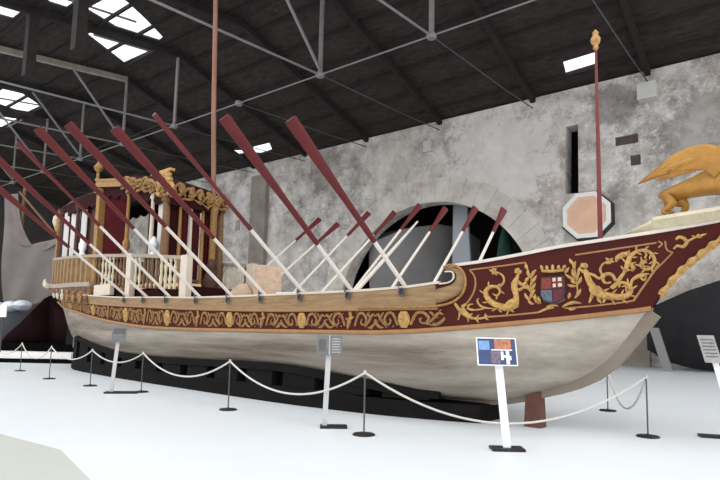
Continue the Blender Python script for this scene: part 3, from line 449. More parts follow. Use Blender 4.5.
# ---------------------------------------------------------------- the barge (x towards the bow, -y the side facing the camera)
BL=(3.13,9.86,0); BA=R(-40.9)
B=thing('royal_barge','long gilded white and maroon ceremonial barge with cabin, resting on dark cradle','boat',BL,BA)
def bw(x,y,z): return (BL[0]+x*math.cos(BA)-y*math.sin(BA),BL[1]+x*math.sin(BA)+y*math.cos(BA),z)
def S(s,z,o=0): return (s,-(half_w(s,z)+o),z)
SS=frange(-20.7,-19,10)[:-1]+frange(-19,-1.6,48)[:-1]+frange(-1.6,1.83,40)
rows=[]
NQ=12
for s in SS:
    k=interp(TAB_KEELZ,s); zl=interp(TAB_LOWZ,s); k=min(k,zl-.015); wl=interp(TAB_LOWW,s)
    p=2.15
    if s>-2: p=2.15-.8*min(1,(s+2)/3.2)
    if s<-13: p=2.15-.8*min(1,(-13-s)/5.5)
    near=[]
    for j in range(NQ):
        th=j/(NQ-1)*PI/2
        near.append((s,wl*(math.sin(th)**(2/p) if j else 0),k+(zl-k)*((1-math.cos(th)**(2/p)) if j<NQ-1 else 1)))
    rows.append([(q[0],-q[1],q[2]) for q in near[::-1]]+near[1:])
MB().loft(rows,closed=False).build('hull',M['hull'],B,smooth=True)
# keel and stem timber
pts=[(s,0,interp(TAB_KEELZ,s)-.03) for s in frange(-18.65,1.86,70)]
rows=[]
for i,p in enumerate(pts):
    a=Vector(pts[max(i-1,0)]);b=Vector(pts[min(i+1,len(pts)-1)]); d=(b-a).normalized(); nrm=Vector((-d.z,0,d.x))
    h=.05+.07*max(0,min(1,(p[0]+.5)/1.5))
    rows.append([tuple(Vector(p)+nrm*u*h+Vector((0,v*.05,0))) for u,v in ((-1,-1),(-1,1),(1,1),(1,-1))])
MB().loft(rows).build('keel',M['keel'],B)
mb=MB().box((-18.98,-.05,.75),(-18.66,.05,2.3)); mb.build('sternpost',M['keel'],B)
mb=MB().loft([[(-19.0,y,.85) for y in (-.04,.04)]+[(-19.75,y,.85) for y in (.03,-.03)],[(-19.0,y,1.9) for y in (-.04,.04)]+[(-19.6,y,2.0) for y in (.03,-.03)]]); mb.build('rudder',M['cradle'],B)
def band(name,m,ss,zlo,zhi,off,nz=3,smooth=True,both=True):
    mb=MB()
    for sg in ((1,-1) if both else (1,)):
        rows=[]
        for s in ss:
            a,b=zlo(s),zhi(s); r=[]
            for j in range(nz+1):
                p=S(s,a+(b-a)*j/nz,off); r.append((p[0],p[1]*sg,p[2]))
            rows.append(r)
        mb.loft(rows,closed=False)
    return mb.build(name,m,B,smooth)
LZ=lambda s:interp(TAB_LOWZ,s); GZ=lambda s:interp(TAB_GUNZ,s); TZ=lambda s:interp(TAB_STRIPZ,s); BZ=lambda s:interp(TAB_SHEERZ,s)
sa=frange(-20.7,-.95,70); sb=frange(-.95,3.7,60)
band('frieze_band',M['maroon'],sa,LZ,GZ,0)
band('bow_panel',M['maroon'],sb,LZ,BZ,0,5)
def rail(name,m,ss,z,off,rad,dep,sides=(1,-1)):
    mb=MB()
    for sg in sides:
        rows=[]
        for s in ss:
            p=S(s,z(s),off); rows.append([(p[0],(p[1]-dep*math.cos(2*PI*k/8))*sg,p[2]+rad*math.sin(2*PI*k/8)) for k in range(8)])
        mb.loft(rows)
    return mb.build(name,m,B,True)
rail('wale_moulding',M['goldline'],frange(-20.7,1.84,110),lambda s:LZ(s)+.01,.01,.042,.035)
rail('frieze_moulding',M['goldline'],frange(-20.6,-1.25,70),lambda s:TZ(s)-.01,.015,.03,.03)
def gun(ss,sg):
    rows=[]
    for s in ss:
        w0=half_w(s,GZ(s)); a,b=TZ(s),GZ(s)
        rows.append([(s,sg*-(half_w(s,a)+.035),a),(s,sg*-(w0+.045),b-.03),(s,sg*-max(.02,w0-.14),b-.03),(s,sg*-max(.02,w0-.12),a)])
    return rows
mb=MB()
for sg in (1,-1): mb.loft(gun(frange(-20.6,-1.28,70),sg))
mb.build('gunwale',M['gunwale'],B)
mb=MB()
for sg in (1,-1):
    rows=[]
    for s in frange(-20.6,-1.2,70):
        w0=half_w(s,GZ(s)); b=GZ(s)
        rows.append([(s,sg*-(w0+.06),b-.03),(s,sg*-(w0+.06),b+.012),(s,sg*-max(.02,w0-.17),b+.012),(s,sg*-max(.02,w0-.17),b-.03)])
    mb.loft(rows)
mb.build('gunwale_cap',M['cream'],B)
mb=MB()
for sg in (1,-1):
    rows=[]
    for s in frange(-1.02,3.72,50):
        w0=half_w(s,BZ(s)); b=BZ(s)
        rows.append([(s,sg*-(w0+.03),b-.02),(s,sg*-(w0+.03),b+.03),(s,sg*-max(.0,w0-.1),b+.03),(s,sg*-max(.0,w0-.1),b-.02)])
    mb.loft(rows)
mb.build('sheer_cap',M['palecap'],B)
mb=MB()
mb.loft([[(s,-half_w(s,2.05)*.97,max(2.05,LZ(s)+.1)),(s,half_w(s,2.05)*.97,max(2.05,LZ(s)+.1))] for s in frange(-20.3,-1,50)],closed=False)
mb.loft([[(s,-half_w(s,BZ(s)-.1)*.97,BZ(s)-.1),(s,half_w(s,BZ(s)-.1)*.97,BZ(s)-.1)] for s in frange(-1,3.6,30)],closed=False)
mb.loft([[(-1,-1.15,2.05),(-1,1.15,2.05)],[(-1,-1.15,2.62),(-1,1.15,2.62)]],closed=False)
mb.build('deck',M['deck'],B)
# carved work laid on the side
def relief(mb,pts,per=5,dep=.55,off=.0,n=8,sg=1):
    q=spline(pts,per); rows=[]
    for i,p in enumerate(q):
        d=q[min(i+1,len(q)-1)]-q[max(i-1,0)]; d=Vector((d.x,d.y)); d=d.normalized() if d.length>1e-9 else Vector((1,0))
        nx,nz=-d.y,d.x; r=max(.004,p.z*.84)
        rows.append([ (lambda v:(v[0],v[1]*sg,v[2]))(S(p.x+nx*r*math.cos(2*PI*k/n),p.y+nz*r*math.cos(2*PI*k/n),off+r*dep*math.sin(2*PI*k/n))) for k in range(n)])
    mb.loft(rows); return mb
NAMES=dict(mermaid_left=('mermaid_carving','brightgold',.9),mermaid_right=('mermaid_carving','brightgold',.9),vine_scroll=('vine_scroll_carving','brightgold',.8),
 frame_moulding=('frame_moulding','goldline',.7),acanthus_spray=('acanthus_carving','brightgold',.8),laurel_left=('laurel_spray','brightgold',.8),
 laurel_right=('laurel_spray','brightgold',.8),ribbon=('ribbon_carving','brightgold',.8))
for k,(nm,mm,dp) in NAMES.items():
    mb=MB()
    for st_ in CARVE[k]: relief(mb,st_,5,dp,.008)
    mb.build(nm,M[mm],B,True)
mb=MB().prism(SHIELD['shield'],lambda p:S(p[0],p[1],-.01),lambda p:S(p[0],p[1],.05)); arms=mb.build('coat_of_arms',M['plaqueback'],B)
for k,mm in (('q_ul','shieldrust'),('q_ur','shieldred'),('q_ll','shieldblue'),('q_lr','shieldplum')):
    MB().prism(SHIELD[k],lambda p:S(p[0],p[1],.045),lambda p:S(p[0],p[1],.06)).build('shield_quarter',M[mm],arms)
for sq in SHIELD['sq']:
    MB().prism(sq,lambda p:S(p[0],p[1],.055),lambda p:S(p[0],p[1],.07)).build('white_square',M['cream'],arms)
mb=MB()
for st_ in CARVE['crown']: relief(mb,st_,5,.9,.02)
mb.build('crown',M['brightgold'],arms,True)
mb=relief(MB(),VOLUTE,8,.35,.0,10); mb.build('gunwale_volute',M['gunwale'],B,True)
mb=relief(MB(),VOLUTE_EDGE,8,.9,.05); mb.build('volute_edge',M['gold'],B,True)
mb=relief(MB(),VOLUTE_CAP,6,.9,.05); mb.build('volute_cap',M['cream'],B,True)
# repeating scrolls and medallions along the frieze
OS=[-1.9,-3.18,-4.53,-5.81,-7.03,-8.38,-9.82,-11.06,-12.25]
bays=OS+[-13.5,-14.75,-16.0,-17.25,-18.4]
rnd0=random.Random(11)
def fz(s,v): a,b=LZ(s)+.06,TZ(s)-.04; return a+(b-a)*(v+.5)
for i,s0 in enumerate(bays):
    mb=MB(); hgt=(TZ(s0)-LZ(s0))
    if i%2==0:
        relief(mb,[(s0,fz(s0,-.45),.07),(s0,fz(s0,-.2),.13),(s0,fz(s0,.15),.14),(s0,fz(s0,.45),.08)],5,.5,.01,10)
        relief(mb,[(s0,fz(s0,-.05),.04),(s0,fz(s0,.15),.07),(s0,fz(s0,.3),.05)],4,.8,.05,8)
    else:
        relief(mb,[(s0-.06,fz(s0,-.45),.03),(s0-.02,fz(s0,-.1),.06),(s0+.03,fz(s0,.25),.045),(s0,fz(s0,.45),.05)],5,.7,.01)
        relief(mb,[(s0-.1,fz(s0,.1),.02),(s0,fz(s0,.05),.04),(s0+.11,fz(s0,.2),.02)],4,.7,.02)
    mb.build('medallion' if i%2==0 else 'figure_carving',M['brightgold'] if i%2==0 else M['gold'],B,True)
    for sg in (1,-1):
        nb_=bays[i-1] if sg>0 and i>0 else (bays[i+1] if sg<0 and i+1<len(bays) else s0+sg*1.28)
        L=abs(nb_-s0)/2-.12
        if sg>0 and i==0: L=.62
        mb=MB()
        u=lambda t,v,r:(s0+sg*(.13+t*L),fz(s0+sg*(.13+t*L),v),r)
        relief(mb,[u(.0,-.3,.03),u(.18,.3,.034),u(.4,.36,.034),u(.56,.05,.03),u(.46,-.25,.026),u(.3,-.15,.022),u(.34,.08,.014)],5,.8,.008)
        relief(mb,[u(.5,-.34,.02),u(.68,-.05,.032),u(.85,.3,.03),u(.98,.2,.012)],5,.8,.008)
        relief(mb,[u(.62,-.4,.012),u(.8,-.36,.034),u(.98,-.12,.03),u(1.0,.05,.012)],5,.8,.008)
        relief(mb,[u(.58,.4,.012),u(.66,.3,.03),u(.72,.12,.012)],4,.8,.008)
        for q in range(9):
            t_=.05+.1*q; v_=rnd0.uniform(-.4,.4); w_=rnd0.uniform(-.14,.14)
            relief(mb,[u(t_,v_,.006),u(t_+.04,v_+w_*.6,.018),u(t_+.09,v_+w_,.005)],3,.8,.006,6)
        mb.build('scroll_carving',M['goldsoft'],B,True)
# ram edge carving
mb=MB(); q=[]
for i,s in enumerate(frange(1.98,3.68,60)): q.append((s,LZ(s)-.0,.045+.018*math.sin(i*1.35)))
relief(mb,q,1,.9,.02); relief(mb,[(a,b-.045,c*.6) for a,b,c in q],1,.9,.0)
mb.build('spur_edge_carving',M['brightgold'],B,True)
# oarlocks
for s in OS:
    for sg in (-1,1):
        y=sg*(half_w(s,GZ(s))+.03); z=GZ(s)
        mb=MB().box((s-.07,y-.04,z-.13),(s+.03,y+.04,z-.02)).box((s-.1,y-.035,z-.02),(s-.05,y+.035,z+.1))
        ring=[(s+.03+.06*math.cos(t),y-.06*(-sg),z-.1+.07*math.sin(t)) for t in frange(0,2*PI,11)]
        mb.tube(ring,.018,6)
        mb.build('oarlock',M['darkiron'],B)
# bow platform under the golden animal
mb=MB()
rows=[]
for s,zt,w0 in ((1.42,3.15,.12),(1.62,3.24,.16),(1.93,3.36,.22),(1.97,3.38,.34),(2.8,3.43,.34),(3.75,3.5,.3)):
    zb=BZ(s)+.02
    zt=max(zt,zb+.02)
    rows.append([(s,-w0*.6,zb),(s,-w0,zt-.05 if s>1.9 else zt-.01),(s,-w0,zt),(s,w0,zt),(s,w0,zt-.05 if s>1.9 else zt-.01),(s,w0*.6,zb)])
mb.loft(rows); plat=mb.build('bow_platform',M['platform'],B)
mb=MB()
for k in range(26):
    s=2.02+k*.065; zb=BZ(s)+.03; zt=3.36+.05*(s-1.95)
    mb.hexa([(s,-.215,zb),(s+.035,-.215,zb),(s+.035,-.18,zb),(s,-.18,zb),(s,-.345,zt-.04),(s+.035,-.345,zt-.04),(s+.035,-.3,zt-.04),(s,-.3,zt-.04)])
mb.build('dentil_row',M['platform'],plat)

# ---------------- stern gallery, balustrade and cabin
def gy(s): return 1.12 if s>-16.5 else 1.12-.36*((-16.5-s)/3.2)**1.5
RAILZ=[(-19.6,4.24),(-18.9,4.2),(-15.2,4.02),(-11.7,3.76),(-9.3,3.53)]
BASEZ=[(-19.6,3.14),(-18.6,3.06),(-15.2,2.98),(-12,2.74),(-9.3,2.6)]
def curve_bar(mb,ss,z,y0,y1,h,sides=(-1,1)):
    for sg in sides:
        mb.loft([[(s,sg*(gy(s)+y0),z(s)),(s,sg*(gy(s)+y1),z(s)),(s,sg*(gy(s)+y1),z(s)+h),(s,sg*(gy(s)+y0),z(s)+h)] for s in ss])
RZf=lambda s:interp(RAILZ,s); BZf=lambda s:interp(BASEZ,s)
mb=MB(); curve_bar(mb,frange(-19.4,-9.3,30),lambda s:RZf(s)-.1,-.06,.06,.1); mb.box((-19.45,-gy(-19.4),RZf(-19.4)-.1),(-19.33,gy(-19.4),RZf(-19.4)))
bal=mb.build('balustrade_rail',M['ledge'],B)
for sg in (-1,1):
    for s in frange(-14.95,-9.75,22):
        if min(abs(s-x) for x in (-12.55,-9.5))<.2: continue
        zb=BZf(s)+.02; h=RZf(s)-.1-zb
        MB().lathe([(.05,0),(.05,.06*h),(.025,.12*h),(.06,.32*h),(.03,.52*h),(.055,.74*h),(.025,.88*h),(.05,.94*h),(.05,h)],(s,sg*gy(s),zb),8).build('baluster',M['platform'] if int(s*7)%2 else M['brown'],bal,True)
    for s,mm,d in ((-12.55,'cream',.14),(-9.45,'cream',.16)):
        MB().box((s-d,sg*gy(s)-.09,2.38),(s+d,sg*gy(s)+.09,RZf(s)+.02)).build('balustrade_pier',M[mm],bal)
for sg in (-1,1):
    mb=MB()
    ss=[-19.3+4.0*i/60 for i in range(61)]
    mb.loft([[(s,sg*(gy(s)-.05),BZf(s)+.08),(s,sg*(gy(s)+(.09 if i%6 in (1,2,3) else -.03)),BZf(s)+.08),(s,sg*(gy(s)+(.09 if i%6 in (1,2,3) else -.03)),RZf(s)-.1),(s,sg*(gy(s)-.05),RZf(s)-.1)] for i,s in enumerate(ss)])
    mb.build('slat_panel',M['slat'],B)
MB().box((-19.4,-.72,3.1),(-19.3,.72,4.15)).build('slat_panel',M['slat'],B)
mb=MB()
rows=[]
for s in frange(-19.75,-15.1,16):
    y=gy(max(s,-19.4))+.14; z=BZf(s)
    rows.append([(s,-y,z-.06),(s,-y,z+.09),(s,y,z+.09),(s,y,z-.06)])
mb.loft(rows); led=mb.build('gallery_ledge',M['ledge'],B)
mb=MB().tube(spline([(-19.4,-.98,3.12),(-19.75,-.93,3.16),(-20.1,-.84,3.28),(-20.3,-.78,3.42)],4),[.1]*6+[.09,.08,.08,.07,.06,.05,.04][:7],8); mb.build('scroll_tip',M['cream'],led,True)
for sg in (-1,1):
    mb=MB(); rows=[]
    for i,s in enumerate(frange(-19.5,-15.1,34)):
        z1=BZf(s)-.05; z0=GZ(s)-.32
        bulge=.04*math.sin(i*1.6)
        rows.append([(s,sg*(half_w(s,GZ(s))+.03),z0),(s,sg*(half_w(s,GZ(s))+.13+bulge),z0+.2),(s,sg*(gy(s)+.05+bulge),z1-.2),(s,sg*(gy(s)+.1),z1),(s,sg*.3,z1),(s,sg*.3,z0)])
    mb.loft(rows); gc=mb.build('gallery_carving',M['brown'],B)
    if sg<0:
        for k,s in enumerate(frange(-19.0,-15.5,6)):
            z=GZ(s)-.16; y=sg*(half_w(s,GZ(s))+.16)
            mb=MB().ball((s,y,z+.2),(.06,.06,.08)).loft([[(s+r*math.cos(2*PI*j/8),y+r*.7*math.sin(2*PI*j/8),z+dz) for j in range(8)] for r,dz in ((.03,-.14),(.08,-.05),(.1,.05),(.04,.14))])
            mb.build('corbel_figure',M['cream'] if k<3 else M['gold'],gc,True)
MB().box((-14.85,-1.2,2.6),(-13.7,-1.06,2.95)).build('white_block',M['cream'],B)
# cabin
def cz(s): return interp([(-19.4,6.0),(-15.3,6.32),(-12.6,5.92),(-10.8,5.5)],s)
MB().box((-15.2,-.98,2.1),(-9.5,.98,2.74)).build('cabin_dais',M['valance'],B)
mb=MB().box((-12.5,-1.0,2.74),(-11.2,-.4,2.88)).box((-10.9,-1.0,2.74),(-9.8,-.4,2.84)); mb.build('dais_cushion',M['peach'],B)
CAB=MB().box((-19.2,-.9,2.98),(-10.9,.9,3.06)).build('cabin',M['deck'],B)
def post(s,y,r,mm,z0,z1,sq=False,name='cabin_post'):
    h=z1-z0
    if sq: mb=MB().box((s-r,y-r,z0),(s+r,y+r,z1)).box((s-r*1.5,y-r*1.5,z0),(s+r*1.5,y+r*1.5,z0+.18)).box((s-r*1.5,y-r*1.5,z1-.14),(s+r*1.5,y+r*1.5,z1))
    else: mb=MB().lathe([(r*1.6,0),(r*1.6,.12),(r,.2),(r*1.05,h*.45),(r*.85,h-.28),(r*1.5,h-.2),(r*1.1,h-.12),(r*1.7,h)],(s,y,z0),10)
    return mb.build(name,M[mm],CAB,not sq)
for y in (-.98,.98):
    post(-15.25,y,.12,'gold',2.74,cz(-15.25),True)
    post(-13.25,y,.06,'gold',2.74,cz(-13.25))
    post(-11.7,y,.065,'cream',2.74,cz(-11.7))
    post(-10.95,y*.97,.12,'brown',2.74,cz(-10.95))
    post(-19.1,y*.72,.14,'darkbrown',3.05,6.15)
    post(-17.2,y*.95,.07,'darkbrown',3.05,6.15)
for y,mm in ((-.52,'gold'),(-.15,'cream'),(.27,'gold')): post(-10.9,y,.055,mm,2.74,5.5)
# roof: low curved canopy
mb=MB(); rows=[]
for s,wd_,h in ((-15.5,.98,.28),(-14,1.02,.5),(-12.4,1.0,.5),(-10.75,.95,.3)):
    rows.append([(s,-wd_*math.cos(PI*k/10),cz(s)+.1+h*math.sin(PI*k/10)) for k in range(11)])
mb.loft(rows); mb.build('cabin_roof',M['valance'],CAB,True)
mb=MB(); rows=[]
for s,wd_,h in ((-19.35,.7,.3),(-18,.9,.5),(-16.4,.96,.5),(-15.5,.98,.3)):
    rows.append([(s,-wd_*math.cos(PI*k/10),6.25+h*.7*math.sin(PI*k/10)) for k in range(11)])
mb.loft(rows); mb.build('stern_roof',M['darkbrown'],CAB,True)
rnd=random.Random(3)
for sg in (-1,1):
    # gilded cornice: plain stretch aft, tumbling scrollwork forward
    mb=MB().beam((-15.55,sg*1.03,cz(-15.4)+.22),(-13.2,sg*1.03,cz(-13.2)+.17),.12,.2).beam((-15.55,sg*1.06,cz(-15.4)+.36),(-13.2,sg*1.06,cz(-13.2)+.3),.1,.07)
    mb.build('cornice',M['gold'],CAB)
    mb=MB()
    for k in range(15):
        s=-13.5+k*.19; z=cz(s)+.16+.05*math.sin(k*2.1)
        q=rnd.uniform(.6,1.25)*(1 if k%2 else -1); v=rnd.uniform(-.06,.06)
        pts=spline([(s-.2*q,sg*1.04,z-.12+v),(s-.05*q,sg*1.1,z+.12+v),(s+.16*q,sg*1.06,z+.1-v),(s+.14*q,sg*1.1,z-.06),(s,sg*1.08,z-.02)],4)
        mb.tube(pts,[.02+.035*math.sin(PI*i/(len(pts)-1)) for i in range(len(pts))],7)
        mb.tube([(s-.1*q,sg*1.05,z-.16),(s+.06*q,sg*1.1,z-.2+v),(s+.2*q,sg*1.05,z-.12)],[.02,.05,.015],6)
    mb.build('cornice_scrollwork',M['goldsoft'],CAB,True)
    mb=MB(); pts=[(s,sg*1.0,cz(s)-.02) for s in frange(-15.2,-11,36)]
    mb.loft([[(p[0],p[1],p[2]+.1),(p[0],p[1],p[2]-.2-.16*abs(math.sin(i*.55))),(p[0],p[1]-sg*.05,p[2]-.2-.16*abs(math.sin(i*.55))),(p[0],p[1]-sg*.05,p[2]+.1)] for i,p in enumerate(pts)])
    mb.build('valance',M['valance'],CAB)
    mb=MB(); pts=[(s,sg*(.72+.26*min(1,(s+19.2)/2.2)),6.2) for s in frange(-19.2,-15.4,34)]
    mb.loft([[(p[0],p[1],p[2]+.12),(p[0],p[1],p[2]-.3-.12*abs(math.sin(i*.6))),(p[0],p[1]-sg*.05,p[2]-.3-.12*abs(math.sin(i*.6))),(p[0],p[1]-sg*.05,p[2]+.12)] for i,p in enumerate(pts)])
    mb.build('valance',M['valance'],CAB)
def drape(s0,s1,y,z0,z1,mm,amp=.035,folds=7,name='curtain',axis='s'):
    rows=[]
    n=folds*4+1
    for i in range(n):
        t=i/(n-1); d=amp*math.sin(t*folds*2*PI)
        if axis=='s': a=(s0+(s1-s0)*t,y+d)
        else: a=(y+d,s0+(s1-s0)*t)
        b=(a[0],a[1]+.02) if axis=='s' else (a[0]+.02,a[1])
        rows.append([(a[0],a[1],z0),(a[0],a[1],z1),(b[0],b[1],z1),(b[0],b[1],z0)])
    return MB().loft(rows).build(name,M[mm],CAB,True)
drape(-15.05,-13.4,-.92,3.0,6.2,'curtain')
drape(-15.05,-13.4,.92,3.0,6.2,'curtain')
drape(-12.0,-11.75,-.9,3.0,5.8,'curtain',.03,2); drape(-11.5,-11.15,-.9,3.0,5.5,'sheer',.02,3)
drape(-.86,-.58,-10.98,2.8,5.45,'valance',.02,2,axis='y'); drape(-.46,-.2,-10.98,2.8,5.45,'curtain',.02,2,axis='y'); drape(-.08,.2,-10.98,2.8,5.45,'curtain',.02,2,axis='y'); drape(.33,.6,-10.98,2.8,5.45,'curtain',.02,2,axis='y')
for s0,s1 in ((-18.75,-18.3),(-18.1,-17.35),(-17.05,-16.6)):
    drape(s0,s1,-.86 if s0>-18 else -.8,3.3,5.95,'sheer',.02,3,'window_curtain')
MB().box((-18.95,-.74,3.06),(-15.5,-.68,6.1)).build('cabin_wall',M['darkbrown'],CAB)
# front cornice with shell crest
mb=MB()
for k in range(12):
    y=-.92+k*.165; z=5.66-.012*k+.05*math.sin(k*1.7)
    q=rnd.uniform(.6,1.25)*(1 if k%2 else -1); v=rnd.uniform(-.06,.06)
    pts=spline([(-10.75,y-.16*q,z-.12+v),(-10.68,y,z+.13+v),(-10.68,y+.14*q,z+.1-v),(-10.66,y+.1*q,z-.06),(-10.7,y,z-.02)],4)
    mb.tube(pts,[.02+.04*math.sin(PI*i/(len(pts)-1)) for i in range(len(pts))],7,up=(1,0,0))
    mb.tube([(-10.72,y-.1*q,z-.16),(-10.68,y+.05*q,z-.2+v),(-10.72,y+.18*q,z-.12)],[.02,.05,.015],6,up=(1,0,0))
mb.build('cornice_scrollwork',M['goldsoft'],CAB,True)
MB().box((-10.8,-.95,5.2),(-10.74,.8,5.62)).build('valance',M['valance'],CAB)
mb=MB()
c=(-10.85,-1.08,5.85)
for k in range(9):
    t=R(-20+220*k/8); mb.tube([c,(c[0]+.25*math.cos(t),c[1]-.05,c[2]+.25*math.sin(t)),(c[0]+.36*math.cos(t),c[1]-.02,c[2]+.36*math.sin(t))],[.05,.085,.05],8)
mb.ball((c[0],c[1]-.04,c[2]),.13)
mb.box((c[0]-.3,c[1]-.06,c[2]+.3),(c[0]+.3,c[1]+.1,c[2]+.38))
for sg in (-1,1): mb.tube(spline([(c[0]+sg*.3,c[1],c[2]-.05),(c[0]+sg*.42,c[1],c[2]-.25),(c[0]+sg*.22,c[1]-.03,c[2]-.38)],5),.06,7)
mb.build('shell_crest',M['brightgold'],CAB,True)
# finials
for y in (-1.0,1.0):
    z=cz(-15.4)+.4
    mb=MB().lathe([(.1,0),(.05,.08),(.05,.28),(.13,.36),(.16,.46),(.09,.56),(.04,.62),(.05,.72),(.01,.84)],(-15.6,y,z),10).box((-15.82,y-.03,z+.4),(-15.38,y+.03,z+.5))
    mb.build('finial',M['gold'],CAB,True)
mb=MB().lathe([(.03,0),(.03,1.1),(.1,1.14),(.12,1.25),(.2,1.5),(.16,1.75),(.06,1.85),(.04,1.95),(.01,2.05)],(-19.55,-.72,4.2),10)
sl=mb.build('stern_lantern',M['brightgold'],CAB,True)
MB().lathe([(.08,1.3),(.16,1.5),(.13,1.72),(.05,1.8)],(-19.55,-.78,4.2),10).build('lantern_glass',M['cream'],sl,True)
mb=MB().lathe([(.1,0),(.12,.05),(.05,.12),(.13,.25),(.13,.42),(.08,.5),(.1,.58)],(-16.15,-1.12,4.05),12); mb.build('white_urn',M['white'],B,True)
mb=MB().lathe([(.1,0),(.1,.04),(.05,.1),(.13,.2),(.15,.32),(.06,.5),(.02,.55)],(-11.3,-1.1,3.72),12); mb.build('silver_urn',M['silver'],B,True)
mb=MB().lathe([(.1,0),(.12,.06),(.06,.12),(.11,.25),(.11,.4),(.05,.5)],(-13.0,-1.1,3.86),12); mb.build('gilt_urn',M['gold'],B,True)
mb=MB().lathe([(.3,0),(.3,.12),(.16,.2),(.2,.6),(.26,.9),(.2,1.15),(.12,1.3),(.16,1.45),(.1,1.6),(.02,1.66)],(-10.55,.42,2.05),12)
mb.build('carved_bollard',M['darkbrown'],B,True)
# ---------------------------------------------------------------- oars
CAMP=Vector((0,0,1.55))
def make_oar(pv,tip,label,group,redfrac,wide,roll,thick=.024):
    p=Vector(bw(*pv)); t=Vector(bw(*tip)); d=(t-p); Ln=d.length; d.normalize()
    bowd=Vector((math.cos(BA),math.sin(BA),0))
    other=d.cross(bowd).normalized()
    nrm=(bowd*math.cos(roll)+other*math.sin(roll)).normalized()
    side=nrm.cross(d).normalized()
    o=thing('oar',label,'oar',p,0,group)
    m3=Matrix((d,side,nrm)).transposed().to_4x4(); m3.translation=p; o.matrix_world=m3
    xr=Ln*(1-redfrac)
    MB().tube([(-1.15,0,0),(-.95,0,0),(-.9,0,0),(.1,0,0),(xr+.1,0,0)],[.022,.026,.04,.04,.036],8).build('shaft',M['oarwhite'],o,True)
    rows=[]
    for f,w_,h_ in ((0,.045,.045),(.1,.052,.042),(.35,wide*.55,.034),(.7,wide*.84,max(.028,thick)),(.985,wide,thick),(1,wide*.92,thick*.85)):
        x=xr+(Ln-xr)*f
        rows.append([(x,w_*math.cos(2*PI*k/10),h_*math.sin(2*PI*k/10)) for k in range(10)])
    MB().loft(rows).build('blade',M['oarred'],o,True)
    return o
TIPS=[(-1.9,-4.22,4.64),(-3.18,-4.48,4.9),(-4.53,-4.93,5.14),(-5.81,-5.0,5.17),(-7.03,-5.34,5.43),(-8.38,-5.43,5.63),(-9.82,-5.34,5.66),(-11.06,-5.56,5.67),(-12.25,-5.23,5.27)]
for i,(s,t) in enumerate(zip(OS,TIPS)):
    edge=i in (2,6)
    make_oar((s,-half_w(s,GZ(s)),GZ(s)+.05),t,"red-bladed oar raised on the barge's near side, %s from the bow"%ORD[i],'near-side raised oars',
        (.70,.70,.6,.62,.55,.55,.5,.6,.55)[i],.098,R(48) if edge else R(-42),.046 if edge else .024)
FT=[((-2.3,3.4,4.75)),((-3.3,3.75,4.98)),(-4.53,4.21,5.22),(-5.81,4.73,5.58),(-7.03,5.04,5.56),(-8.2,5.1,5.7),(-9.75,5.2,5.5),(-11.0,5.5,5.88)]
for i,t in enumerate(FT):
    s=t[0]
    make_oar((s,half_w(s,GZ(s)),GZ(s)+.05),t,"red-tipped oar raised on the barge's far side, %s from the bow"%ORD[i],'far-side raised oars',
        .3,.1,R(-30))
# pale pole lying across the thwarts
a,b_=Vector(bw(-4.6,.2,2.35)),Vector(bw(-5.6,4.3,4.95))
o=MB().tube([(0,0,0),tuple((b_-a)*.5),tuple(b_-a)],[.05,.05,.03],8).build('boathook',M['oarwhite']); o.location=a
tag(o,'pale pole leaning lower than the far oars, in front of the arch','pole')
# loose stones on the barge
def slab(name,loc,size,rz_,m,label,cat):
    x,y,z=size; mb=MB(); bv=min(x,z)*.14
    prof=[(-x/2+bv,0),(x/2-bv,0),(x/2,bv),(x/2,z-bv),(x/2-bv,z),(-x/2+bv,z),(-x/2,z-bv),(-x/2,bv)]
    mb.prism(prof,lambda p:(p[0],-y/2,p[1]),lambda p:(p[0],y/2,p[1]))
    o=mb.build(name,m); o.location=loc; o.rotation_euler=(0,0,rz_); return tag(o,label,cat)
slab('stone_block',bw(-7.95,.5,2.06),(.74,.45,1.28),R(9),M['beigeblock'],'square speckled beige block standing inside the barge between the oars','block')
o=MB().loft([[(-.42,-.2,0),(.42,-.2,0),(.42,.2,0),(-.42,.2,0)],[(-.36,-.15,.55),(.3,-.15,.55),(.3,.15,.55),(-.36,.15,.55)],[(-.1,-.06,.82),(.12,-.06,.82),(.12,.06,.82),(-.1,.06,.82)]]).build('stone_fragment',M['beigeblock']); o.location=bw(-8.9,.4,2.06); o.rotation_euler=(0,0,BA+R(35))
tag(o,'small tapering pale stone just left of the square beige block','block')
slab('white_chest',bw(-6.7,.45,2.06),(1.1,.4,.5),BA+R(20),M['white'],'low flat white box inside the barge, right of the beige block','box')
# flagpoles
t=thing('bow_flagpole','thin red-brown flagpole with gilded tip standing on the bow deck','flagpole',bw(1.1,0,BZ(1.1)-.1))
MB().lathe([(.055,0),(.042,.3),(.034,2.0),(.02,3.55)],n=8).build('pole',M['redpole'],t,True)
MB().lathe([(.02,3.5),(.05,3.54),(.03,3.58),(.075,3.64),(.085,3.7),(.045,3.77),(.055,3.81),(.01,3.87)],n=10).build('finial',M['brightgold'],t,True)
t=thing('stern_flagpole','tall worn pinkish brown flagpole in front of the gilded cabin','flagpole',bw(-10.75,.56,2.06),BA)
MB().tube([(0,0,2.9),(0,-.2,6.5),(0,-.4,12)],[.08,.078,.07],10).build('pole',M['pink'],t,True)
MB().lathe([(.15,0),(.15,.2),(.1,.3),(.11,3.1),(.15,3.2),(.1,3.3)],n=10).build('gilded_base',M['goldsoft'],t,True)

